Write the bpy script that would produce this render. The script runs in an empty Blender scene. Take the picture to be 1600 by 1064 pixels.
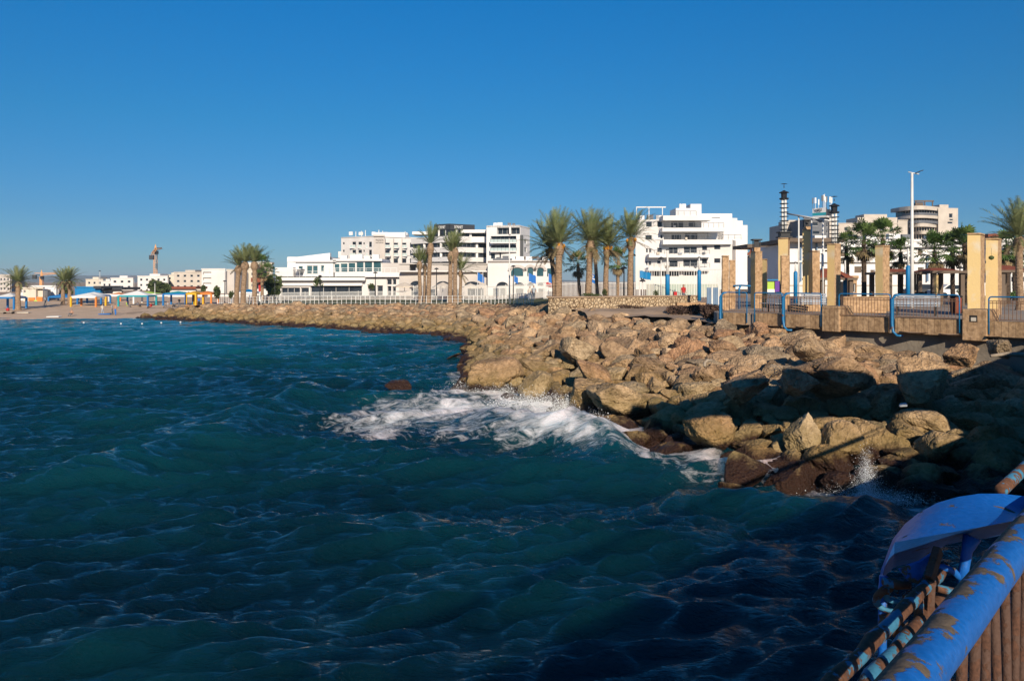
import bpy, math, random
import numpy as np
from mathutils import Vector, Matrix
R = math.radians
scene = bpy.context.scene
col = scene.collection

# ---------------------------------------------------------------- camera, sky, sun, exposure
HC, FPX, CX, HY = 5.0, 1244.0, 800.0, 440.0      # eye height above the water, focal length and horizon in photo pixels
cam_d = bpy.data.cameras.new('camera')
cam = bpy.data.objects.new('camera', cam_d); col.objects.link(cam)
cam.location = (0, 0, HC); cam.rotation_euler = (R(90), 0, 0)
cam_d.sensor_width = 36.0; cam_d.lens = 36.0 * FPX / 1600.0
cam_d.shift_y = -(532.0 - HY) / 1600.0
cam_d.clip_start = 0.05; cam_d.clip_end = 30000
scene.camera = cam

SUN_EL, SUN_X, SUN_Y = R(22), 0.15, -0.985
world = bpy.data.worlds.new('World'); scene.world = world; world.use_nodes = True
wn = world.node_tree.nodes; bg = wn['Background']
sky = wn.new('ShaderNodeTexSky'); sky.sky_type = 'NISHITA'; sky.sun_disc = False
sky.sun_elevation = SUN_EL; sky.sun_rotation = math.atan2(SUN_X, SUN_Y)
sky.altitude = 0; sky.air_density = 1.0; sky.dust_density = 0.0; sky.ozone_density = 2.5
wl_ = world.node_tree.links.new
wtc = wn.new('ShaderNodeTexCoord'); wsp = wn.new('ShaderNodeSeparateXYZ'); wl_(wtc.outputs['Generated'], wsp.inputs[0])
wr_ = wn.new('ShaderNodeValToRGB'); we = wr_.color_ramp                     # deepens the clear sky with height, as a polarising filter does
we.elements[0].position = 0; we.elements[0].color = (.20,.355,.585,1); we.elements[1].position = 1; we.elements[1].color = (.025,.38,.72,1)
for p_, c_ in ((.08,(.135,.335,.575)),(.19,(.075,.40,.63)),(.34,(.024,.465,.80))):
    e_ = we.elements.new(p_); e_.color = (*c_,1)
wm_ = wn.new('ShaderNodeMix'); wm_.data_type = 'RGBA'; wm_.blend_type = 'MULTIPLY'; wm_.inputs[0].default_value = 1
wl_(wsp.outputs[2], wr_.inputs[0]); wl_(sky.outputs[0], wm_.inputs[6]); wl_(wr_.outputs[0], wm_.inputs[7]); wl_(wm_.outputs[2], bg.inputs[0])
bg.inputs[1].default_value = 0.10
sun_d = bpy.data.lights.new('sun', 'SUN'); sun_d.energy = 4.6; sun_d.angle = R(0.5); sun_d.color = (1.0, 0.86, 0.68)
sun = bpy.data.objects.new('sun', sun_d); col.objects.link(sun)
n_ = math.hypot(SUN_X, SUN_Y)
SD = Vector((SUN_X / n_ * math.cos(SUN_EL), SUN_Y / n_ * math.cos(SUN_EL), math.sin(SUN_EL)))
sun.rotation_euler = (-SD).to_track_quat('-Z', 'Y').to_euler(); sun.location = (20, -60, 60)
scene.view_settings.view_transform = 'Standard'; scene.view_settings.look = 'None'
scene.view_settings.exposure = 0.32; scene.view_settings.gamma = 1.0
scene.render.engine = 'CYCLES'
cy = scene.cycles
cy.max_bounces = 5; cy.diffuse_bounces = 2; cy.glossy_bounces = 3; cy.transmission_bounces = 3; cy.volume_bounces = 0
cy.transparent_max_bounces = 8; cy.sample_clamp_direct = 1.8; cy.sample_clamp_indirect = 1.5; cy.caustics_reflective = False; cy.caustics_refractive = False

# ---------------------------------------------------------------- helpers
def P(px, py, Y):                       # photo pixel at distance Y
    return Vector(((px - CX) * Y / FPX, Y, HC + (HY - py) * Y / FPX))
def PX(px, Y): return (px - CX) * Y / FPX
def PZ(py, Y): return HC + (HY - py) * Y / FPX
def sea(px, py):                        # photo pixel on the water
    Y = HC * FPX / (py - HY); return ((px - CX) * Y / FPX, Y)

def tag(o, label=None, cat=None, group=None, kind=None):
    if label: o['label'] = label
    if cat: o['category'] = cat
    if group: o['group'] = group
    if kind: o['kind'] = kind
    return o
def empty(name, loc=(0, 0, 0), label=None, cat=None, group=None, rz=0):
    o = bpy.data.objects.new(name, None); col.objects.link(o)
    o.location = loc; o.rotation_euler = (0, 0, rz); o.empty_display_size = 0.3
    return tag(o, label, cat, group)
kids = {}
def link_child(o, p):
    o.parent = p; kids.setdefault(p.name, []).append(o)
def dup(o, loc=None, rz=None, sc=None, label=None, parent=None):
    c = o.copy(); col.objects.link(c)
    if parent is not None: link_child(c, parent)
    if loc is not None: c.location = loc
    if rz is not None: c.rotation_euler = (0, 0, rz)
    if sc is not None: c.scale = (sc, sc, sc) if not hasattr(sc, '__len__') else sc
    if label: c['label'] = label
    for k in kids.get(o.name, []): dup(k, parent=c)
    return c

class MB:
    def __init__(s): s.v = []; s.f = []; s.m = []
    def quad(s, a, b, c, d, mi=0):
        i = len(s.v); s.v += [tuple(a), tuple(b), tuple(c), tuple(d)]; s.f.append((i, i+1, i+2, i+3)); s.m.append(mi)
    def poly(s, pts, mi=0):
        i = len(s.v); s.v += [tuple(p) for p in pts]; s.f.append(tuple(range(i, i+len(pts)))); s.m.append(mi)
    def hexa(s, p, mi=0):               # 8 points: bottom 4 ccw, top 4 ccw
        i = len(s.v); s.v += [tuple(q) for q in p]
        for f in ((3,2,1,0),(4,5,6,7),(0,1,5,4),(1,2,6,5),(2,3,7,6),(3,0,4,7)):
            s.f.append(tuple(i+k for k in f)); s.m.append(mi)
    def box(s, x0, x1, y0, y1, z0, z1, mi=0):
        s.hexa([(x0,y0,z0),(x1,y0,z0),(x1,y1,z0),(x0,y1,z0),(x0,y0,z1),(x1,y0,z1),(x1,y1,z1),(x0,y1,z1)], mi)
    def bar(s, a, b, w, h, mi=0, up=(0,0,1)):   # box along a segment
        a = Vector(a); b = Vector(b); d = (b-a).normalized(); u = Vector(up)
        if abs(d.dot(u)) > .95: u = Vector((0,1,0))
        sd = d.cross(u).normalized()*w/2; uu = sd.cross(d).normalized()*h/2
        s.hexa([a-sd-uu, a+sd-uu, b+sd-uu, b-sd-uu, a-sd+uu, a+sd+uu, b+sd+uu, b-sd+uu], mi)
    def prism(s, poly, z0, z1, mi=0, mtop=None):
        n = len(poly); i = len(s.v)
        s.v += [(p[0],p[1],z0) for p in poly] + [(p[0],p[1],z1) for p in poly]
        s.f.append(tuple(reversed(range(i,i+n)))); s.m.append(mi)
        s.f.append(tuple(range(i+n,i+2*n))); s.m.append(mi if mtop is None else mtop)
        for k in range(n):
            j = (k+1) % n; s.f.append((i+k,i+j,i+n+j,i+n+k)); s.m.append(mi)
    def extr(s, pts, vec, mi=0):        # flat polygon pushed along vec
        n = len(pts); i = len(s.v); vec = Vector(vec)
        s.v += [tuple(p) for p in pts] + [tuple(Vector(p)+vec) for p in pts]
        s.f.append(tuple(range(i,i+n))); s.m.append(mi)
        s.f.append(tuple(reversed(range(i+n,i+2*n)))); s.m.append(mi)
        for k in range(n):
            j = (k+1) % n; s.f.append((i+k,i+n+k,i+n+j,i+j)); s.m.append(mi)
    def tube(s, pts, r, n=8, mi=0, caps=True):
        pts = [Vector(p) for p in pts]; m = len(pts)
        rr = r if hasattr(r, '__len__') else [r]*m
        i0 = len(s.v); ref = None
        for k in range(m):
            d = (pts[min(k+1,m-1)] - pts[max(k-1,0)]).normalized()
            if ref is None: ref = Vector((1,0,0)) if abs(d.x) < .8 else Vector((0,1,0))
            u = (ref - d*ref.dot(d)).normalized(); w = d.cross(u); ref = u
            for q in range(n):
                a = 2*math.pi*q/n; s.v.append(tuple(pts[k] + (u*math.cos(a)+w*math.sin(a))*rr[k]))
        for k in range(m-1):
            for q in range(n):
                j = (q+1) % n; s.f.append((i0+k*n+q, i0+k*n+j, i0+(k+1)*n+j, i0+(k+1)*n+q)); s.m.append(mi)
        if caps:
            s.f.append(tuple(reversed(range(i0,i0+n)))); s.m.append(mi)
            s.f.append(tuple(range(i0+(m-1)*n, i0+m*n))); s.m.append(mi)
    def lathe(s, prof, c=(0,0,0), n=12, mi=0):   # prof: (radius, z)
        s.tube([(c[0],c[1],c[2]+z) for _, z in prof], [max(r,1e-4) for r, _ in prof], n, mi)
    def build(s, name, mats, parent=None, smooth=False, loc=None, bevel=0):
        me = bpy.data.meshes.new(name)
        off = parent.location if parent is not None and loc is None else Vector(loc or (0,0,0))
        V = [(a-off[0], b-off[1], c-off[2]) for a,b,c in s.v]
        if parent is not None and loc is not None: V = s.v
        me.from_pydata(V, [], s.f)
        mats = mats if isinstance(mats, (list, tuple)) else [mats]
        for m in mats: me.materials.append(m)
        me.polygons.foreach_set('material_index', [min(k, len(mats)-1) for k in s.m])
        if smooth: me.polygons.foreach_set('use_smooth', [True]*len(s.f))
        me.update()
        o = bpy.data.objects.new(name, me); col.objects.link(o)
        if parent is not None:
            link_child(o, parent)
            if loc is not None: o.location = loc
        elif loc is not None: o.location = loc
        if bevel:
            b = o.modifiers.new('bevel', 'BEVEL'); b.width = bevel; b.segments = 2; b.limit_method = 'ANGLE'
        return o

def np_mesh(name, V, F, mats, smooth=True, attrs=None, parent=None):
    me = bpy.data.meshes.new(name); n = F.shape[1]
    me.vertices.add(len(V)); me.vertices.foreach_set('co', np.ascontiguousarray(V, np.float32).ravel())
    me.loops.add(F.size); me.loops.foreach_set('vertex_index', np.ascontiguousarray(F, np.int32).ravel())
    me.polygons.add(len(F)); me.polygons.foreach_set('loop_start', np.arange(0, F.size, n, dtype=np.int32))
    me.polygons.foreach_set('loop_total', np.full(len(F), n, np.int32))
    me.polygons.foreach_set('use_smooth', np.full(len(F), smooth))
    for m in (mats if isinstance(mats, (list, tuple)) else [mats]): me.materials.append(m)
    for k, a in (attrs or {}).items():
        at = me.attributes.new(k, 'FLOAT', 'POINT'); at.data.foreach_set('value', np.ascontiguousarray(a, np.float32))
    me.update(); me.validate()
    o = bpy.data.objects.new(name, me); col.objects.link(o)
    if parent is not None: link_child(o, parent)
    return o
def grid_faces(nu, nv):
    i = np.arange(nu*nv).reshape(nu, nv)
    return np.stack([i[:-1,:-1], i[1:,:-1], i[1:,1:], i[:-1,1:]], -1).reshape(-1, 4)

# value noise
def _h(ix, iy, iz, seed):
    n = (ix*374761393 + iy*668265263 + iz*2147483647 + seed*974711) & 0xffffffff
    n = ((n ^ (n >> 13)) * 1274126177) & 0xffffffff
    n = ((n ^ (n >> 16)) * 2246822519) & 0xffffffff
    return ((n ^ (n >> 15)) & 0xffff) / 65535.0
def vnoise(x, y, z, seed=0):
    xi, yi, zi = (np.floor(a).astype(np.int64) for a in (x, y, z))
    fx, fy, fz = x-xi, y-yi, z-zi
    fx, fy, fz = (a*a*(3-2*a) for a in (fx, fy, fz))
    r = 0
    for dx in (0,1):
        for dy in (0,1):
            for dz in (0,1):
                r = r + _h(xi+dx, yi+dy, zi+dz, seed)*(fx if dx else 1-fx)*(fy if dy else 1-fy)*(fz if dz else 1-fz)
    return r
def fbm(x, y, z, oct=4, seed=0, gain=.5):
    a, s, t = 1.0, 0, 0
    for o in range(oct):
        s = s + a*(vnoise(x*2**o, y*2**o, z*2**o, seed+o)-.5); t += a; a *= gain
    return s/t*2

# ---------------------------------------------------------------- materials
def mat(name, color, rough=.7, spec=.3, metal=0, noise=None, bump=0, bscale=20, c2=None, coords='Object', fac=(.35,.65), emit=None, detail=6):
    m = bpy.data.materials.new(name); m.use_nodes = True
    nt = m.node_tree; b = nt.nodes['Principled BSDF']
    b.inputs['Roughness'].default_value = rough; b.inputs['Specular IOR Level'].default_value = spec
    b.inputs['Metallic'].default_value = metal
    b.inputs['Base Color'].default_value = (*color, 1)
    if noise or bump:
        tc = nt.nodes.new('ShaderNodeTexCoord')
    if noise:
        n = nt.nodes.new('ShaderNodeTexNoise'); n.inputs['Scale'].default_value = noise; n.inputs['Detail'].default_value = detail
        nt.links.new(tc.outputs[coords], n.inputs['Vector'])
        r = nt.nodes.new('ShaderNodeValToRGB'); r.color_ramp.elements[0].position = fac[0]; r.color_ramp.elements[1].position = fac[1]
        r.color_ramp.elements[0].color = (*color, 1); c2 = c2 or tuple(c*.75 for c in color); r.color_ramp.elements[1].color = (*c2, 1)
        nt.links.new(n.outputs[0], r.inputs[0]); nt.links.new(r.outputs[0], b.inputs['Base Color'])
    if bump:
        n2 = nt.nodes.new('ShaderNodeTexNoise'); n2.inputs['Scale'].default_value = bscale; n2.inputs['Detail'].default_value = 8
        nt.links.new(tc.outputs[coords], n2.inputs['Vector'])
        bp = nt.nodes.new('ShaderNodeBump'); bp.inputs['Strength'].default_value = bump; bp.inputs['Distance'].default_value = .05
        nt.links.new(n2.outputs[0], bp.inputs['Height']); nt.links.new(bp.outputs[0], b.inputs['Normal'])
    return m
M = {}
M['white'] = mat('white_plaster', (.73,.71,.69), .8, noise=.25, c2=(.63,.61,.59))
M['white2'] = mat('bright_white_paint', (.76,.75,.74), .7, noise=.2, c2=(.68,.67,.66))
M['cream'] = mat('cream_plaster', (.66,.60,.50), .85, noise=.3, c2=(.55,.50,.43))
M['beige'] = mat('beige_stone_cladding', (.58,.52,.45), .85, noise=.4, c2=(.48,.43,.37))
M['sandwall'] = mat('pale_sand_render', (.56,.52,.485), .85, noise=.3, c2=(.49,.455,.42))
M['grey'] = mat('grey_panel', (.11,.12,.14), .6, noise=1.0, c2=(.14,.15,.17))
M['dgrey'] = mat('dark_grey_cladding', (.045,.05,.058), .45)
M['brown'] = mat('brown_concrete', (.16,.12,.09), .8, noise=.5)
M['glass'] = mat('dark_window_glass', (.014,.02,.03), .2, spec=.35, noise=.6, c2=(.03,.04,.055))
M['tealglass'] = mat('teal_window_glass', (.02,.07,.09), .1, spec=.7, noise=.5, c2=(.05,.12,.14))
M['clearglass'] = mat('pale_glass_panel', (.45,.55,.54), .15, spec=.6)
M['frame'] = mat('window_frame', (.70,.70,.69), .5)
M['dark'] = mat('black_metal', (.018,.02,.025), .5)
M['wmetal'] = mat('white_metal', (.72,.72,.70), .45, noise=3, c2=(.62,.61,.58))
M['awning'] = mat('beige_canvas', (.62,.54,.44), .9)
M['redroof'] = mat('red_roof_tiles', (.27,.075,.04), .8, noise=4, c2=(.19,.06,.035), bump=.5, bscale=6)
M['orange'] = mat('orange_crane_paint', (.72,.36,.13), .6)
M['sand'] = mat('sand', (.64,.47,.33), .95, noise=.5, c2=(.54,.39,.26), bump=.4, bscale=3, coords='Object')
M['dirt'] = mat('ground_dirt', (.44,.32,.22), .95, noise=.6, c2=(.33,.235,.16), bump=.6, bscale=4)
M['grass'] = mat('lawn_grass', (.05,.075,.022), .95, noise=.8, c2=(.17,.13,.06), bump=.8, bscale=9, fac=(.45,.7))
M['pave'] = mat('promenade_paving', (.34,.29,.24), .85, noise=1.2, c2=(.27,.23,.19))
M['conc'] = mat('concrete', (.25,.215,.17), .9, noise=1.3, c2=(.13,.11,.09), bump=.5, bscale=8, fac=(.35,.75))
M['hill'] = mat('hill_scrub', (.07,.08,.05), 1.0, noise=.004, c2=(.11,.10,.07))
M['bark'] = mat('palm_bark', (.36,.25,.16), .95, noise=6, c2=(.21,.14,.09), bump=.9, bscale=14)
M['barkd'] = mat('dark_palm_bark', (.10,.07,.05), .95, noise=6, c2=(.05,.036,.026), bump=.9, bscale=14)
M['frond'] = mat('date_palm_fronds', (.12,.16,.06), .5, noise=.8, c2=(.24,.26,.12), fac=(.4,.62))
M['frondd'] = mat('dry_palm_fronds', (.30,.22,.12), .8, noise=1, c2=(.12,.10,.05))
M['fan'] = mat('fan_palm_leaves', (.04,.085,.02), .45, noise=.9, c2=(.11,.165,.045), fac=(.4,.62))
M['dates'] = mat('orange_date_clusters', (.55,.24,.03), .7)
M['leaf'] = mat('shrub_leaves', (.045,.07,.022), .7, noise=1.2, c2=(.08,.10,.035))
M['brush'] = mat('dry_brush', (.10,.062,.045), .95, noise=2, c2=(.055,.035,.03))
M['yplaster'] = mat('yellow_plaster', (.64,.47,.22), .9, noise=1.1, c2=(.62,.53,.38), bump=.25, bscale=10, fac=(.5,.66))
M['bluepaint'] = mat('blue_paint', (.008,.17,.42), .4, noise=4, c2=(.012,.13,.32))
M['bluepad'] = mat('blue_pole_padding', (.006,.20,.47), .5, noise=2, c2=(.008,.16,.38))
M['bluefab'] = mat('blue_flag_cloth', (.03,.16,.50), .9)
M['teal'] = mat('teal_canvas', (.02,.30,.36), .85)
M['blue'] = mat('blue_canvas', (.02,.16,.42), .85)
M['yellow'] = mat('yellow_canvas', (.70,.40,.03), .85)
M['orangec'] = mat('orange_canvas', (.70,.22,.05), .85)
M['lime'] = mat('lime_canvas', (.40,.60,.10), .85)
M['whitec'] = mat('white_canvas', (.78,.78,.76), .9)
M['purple'] = mat('purple_poster', (.12,.04,.30), .6)
M['slat'] = mat('blue_grey_bench_slats', (.30,.34,.40), .7, noise=3, c2=(.40,.43,.46))
M['iron'] = mat('weathered_black_iron', (.025,.024,.024), .7)
M['skin'] = mat('skin', (.42,.24,.16), .6)
M['hair'] = mat('dark_hair', (.02,.015,.012), .7)
M['bloc'] = mat('blue_grey_steel_panel', (.12,.20,.32), .5, noise=1.5, c2=(.15,.24,.36))
M['red'] = mat('red_cloth', (.45,.03,.03), .85)
M['wood'] = mat('weathered_driftwood', (.36,.30,.23), .9, noise=6, c2=(.25,.20,.15))
M['plastic'] = mat('white_plastic', (.72,.73,.74), .4)
M['letter'] = mat('white_sign_letters', (.78,.78,.76), .5)
M['dletter'] = mat('dark_sign_letters', (.05,.055,.07), .5)

def brick_mat(name, c1, c2, mortar, sc, bw=.5, rh=.25, rough=.9, ms=.03):
    m = bpy.data.materials.new(name); m.use_nodes = True; nt = m.node_tree; L = nt.links.new
    b = nt.nodes['Principled BSDF']; b.inputs['Roughness'].default_value = rough; b.inputs['Specular IOR Level'].default_value = .2
    g = nt.nodes.new('ShaderNodeNewGeometry'); sep = nt.nodes.new('ShaderNodeSeparateXYZ'); L(g.outputs['Position'], sep.inputs[0])
    add = nt.nodes.new('ShaderNodeMath'); add.operation = 'SUBTRACT'; L(sep.outputs[0], add.inputs[0]); L(sep.outputs[1], add.inputs[1])
    cmb = nt.nodes.new('ShaderNodeCombineXYZ'); L(add.outputs[0], cmb.inputs[0]); L(sep.outputs[2], cmb.inputs[1])
    br = nt.nodes.new('ShaderNodeTexBrick'); br.inputs['Scale'].default_value = sc; L(cmb.outputs[0], br.inputs['Vector'])
    br.inputs['Color1'].default_value = (*c1,1); br.inputs['Color2'].default_value = (*c2,1); br.inputs['Mortar'].default_value = (*mortar,1)
    br.inputs['Mortar Size'].default_value = ms; br.inputs['Brick Width'].default_value = bw; br.inputs['Row Height'].default_value = rh
    n = nt.nodes.new('ShaderNodeTexNoise'); n.inputs['Scale'].default_value = 6; n.inputs['Detail'].default_value = 6; L(g.outputs['Position'], n.inputs['Vector'])
    mx = nt.nodes.new('ShaderNodeMix'); mx.data_type = 'RGBA'; mx.blend_type = 'MULTIPLY'; mx.inputs[0].default_value = .8
    cr = nt.nodes.new('ShaderNodeValToRGB'); cr.color_ramp.elements[0].position = .3; cr.color_ramp.elements[0].color = (.45,.42,.4,1); cr.color_ramp.elements[1].position = .62
    L(n.outputs[0], cr.inputs[0]); L(br.outputs[0], mx.inputs[6]); L(cr.outputs[0], mx.inputs[7]); L(mx.outputs[2], b.inputs['Base Color'])
    bp = nt.nodes.new('ShaderNodeBump'); bp.inputs['Strength'].default_value = .7; bp.inputs['Distance'].default_value = .04
    L(n.outputs[0], bp.inputs['Height']); L(bp.outputs[0], b.inputs['Normal'])
    return m
M['pstone'] = brick_mat('pillar_sandstone', (.54,.36,.21), (.48,.31,.17), (.42,.28,.17), 3.0, ms=.012)
M['clad'] = brick_mat('rough_stone_cladding', (.50,.34,.20), (.38,.25,.14), (.22,.14,.085), 1.0, .34, 1.9, ms=.012)

def gabion_mat():
    m = bpy.data.materials.new('gabion_stones'); m.use_nodes = True; nt = m.node_tree; L = nt.links.new
    b = nt.nodes['Principled BSDF']; b.inputs['Roughness'].default_value = .9
    g = nt.nodes.new('ShaderNodeNewGeometry')
    v = nt.nodes.new('ShaderNodeTexVoronoi'); v.inputs['Scale'].default_value = 4.2; L(g.outputs['Position'], v.inputs['Vector'])
    v2 = nt.nodes.new('ShaderNodeTexVoronoi'); v2.feature = 'DISTANCE_TO_EDGE'; v2.inputs['Scale'].default_value = 4.2; L(g.outputs['Position'], v2.inputs['Vector'])
    r = nt.nodes.new('ShaderNodeValToRGB'); r.color_ramp.elements[0].color = (.62,.50,.34,1); r.color_ramp.elements[1].color = (.40,.28,.16,1)
    L(v.outputs['Color'], r.inputs[0])
    e = nt.nodes.new('ShaderNodeValToRGB'); e.color_ramp.elements[0].position = .02; e.color_ramp.elements[0].color = (.13,.09,.06,1); e.color_ramp.elements[1].position = .12; e.color_ramp.elements[1].color = (1,1,1,1)
    L(v2.outputs['Distance'], e.inputs[0])
    mx = nt.nodes.new('ShaderNodeMix'); mx.data_type = 'RGBA'; mx.blend_type = 'MULTIPLY'; mx.inputs[0].default_value = 1
    L(r.outputs[0], mx.inputs[6]); L(e.outputs[0], mx.inputs[7]); L(mx.outputs[2], b.inputs['Base Color'])
    bp = nt.nodes.new('ShaderNodeBump'); bp.inputs['Distance'].default_value = .15; L(v2.outputs['Distance'], bp.inputs['Height']); L(bp.outputs[0], b.inputs['Normal'])
    return m
M['gabion'] = gabion_mat()

def rust_mat(name, base, rust, thr, sc=9, rough=.42):
    m = bpy.data.materials.new(name); m.use_nodes = True; nt = m.node_tree; L = nt.links.new
    b = nt.nodes['Principled BSDF']
    tc = nt.nodes.new('ShaderNodeTexCoord')
    n = nt.nodes.new('ShaderNodeTexNoise'); n.inputs['Scale'].default_value = sc; n.inputs['Detail'].default_value = 9; n.inputs['Roughness'].default_value = .62
    L(tc.outputs['Object'], n.inputs['Vector'])
    n2 = nt.nodes.new('ShaderNodeTexNoise'); n2.inputs['Scale'].default_value = sc*5; n2.inputs['Detail'].default_value = 6; L(tc.outputs['Object'], n2.inputs['Vector'])
    wa = nt.nodes.new('ShaderNodeAttribute'); wa.attribute_name = 'wear'; ws = nt.nodes.new('ShaderNodeMath'); ws.operation = 'MULTIPLY_ADD'; ws.inputs[1].default_value = .17; L(wa.outputs['Fac'], ws.inputs[0]); L(n.outputs[0], ws.inputs[2])
    k = nt.nodes.new('ShaderNodeValToRGB'); k.color_ramp.elements[0].position = thr; k.color_ramp.elements[1].position = thr+.03; L(ws.outputs[0], k.inputs[0])
    rc = nt.nodes.new('ShaderNodeValToRGB'); rc.color_ramp.elements[0].position = .3; rc.color_ramp.elements[1].position = .7
    rc.color_ramp.elements[0].color = (*tuple(c*.45 for c in rust),1); rc.color_ramp.elements[1].color = (*rust,1); L(n2.outputs[0], rc.inputs[0])
    bc = nt.nodes.new('ShaderNodeValToRGB'); bc.color_ramp.elements[0].position = .3; bc.color_ramp.elements[1].position = .75
    bc.color_ramp.elements[0].color = (*base,1); bc.color_ramp.elements[1].color = (*tuple(min(1,c*1.25+.01) for c in base),1); L(n2.outputs[0], bc.inputs[0])
    mx = nt.nodes.new('ShaderNodeMix'); mx.data_type = 'RGBA'; L(k.outputs[0], mx.inputs[0]); L(bc.outputs[0], mx.inputs[6]); L(rc.outputs[0], mx.inputs[7])
    L(mx.outputs[2], b.inputs['Base Color'])
    rr = nt.nodes.new('ShaderNodeMapRange'); rr.inputs[3].default_value = rough; rr.inputs[4].default_value = .9; L(k.outputs[0], rr.inputs[0]); L(rr.outputs[0], b.inputs['Roughness'])
    ad = nt.nodes.new('ShaderNodeMath'); ad.operation = 'MULTIPLY_ADD'; ad.inputs[1].default_value = -.6; L(k.outputs[0], ad.inputs[0]); L(n2.outputs[0], ad.inputs[2])
    bp = nt.nodes.new('ShaderNodeBump'); bp.inputs['Strength'].default_value = .5; bp.inputs['Distance'].default_value = .004; L(ad.outputs[0], bp.inputs['Height']); L(bp.outputs[0], b.inputs['Normal'])
    return m
M['railblue'] = rust_mat('worn_blue_rail_paint', (.003,.095,.36), (.14,.105,.07), .575, 14)
M['plateblue'] = rust_mat('chipped_blue_plate_paint', (.003,.10,.40), (.16,.115,.075), .62, 14)
M['rust'] = rust_mat('rusty_steel_with_paint_traces', (.03,.16,.27), (.15,.065,.033), .45, 15, .75)
M['rustbar'] = rust_mat('rusty_brown_bars', (.075,.038,.024), (.125,.055,.03), .5, 26, .85)
M['fencebar'] = rust_mat('rusty_fence_bars', (.16,.09,.055), (.26,.13,.07), .5, 12, .85)
M['rail2'] = rust_mat('blue_promenade_rail_paint', (.008,.14,.32), (.24,.12,.06), .62, 3)

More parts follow.
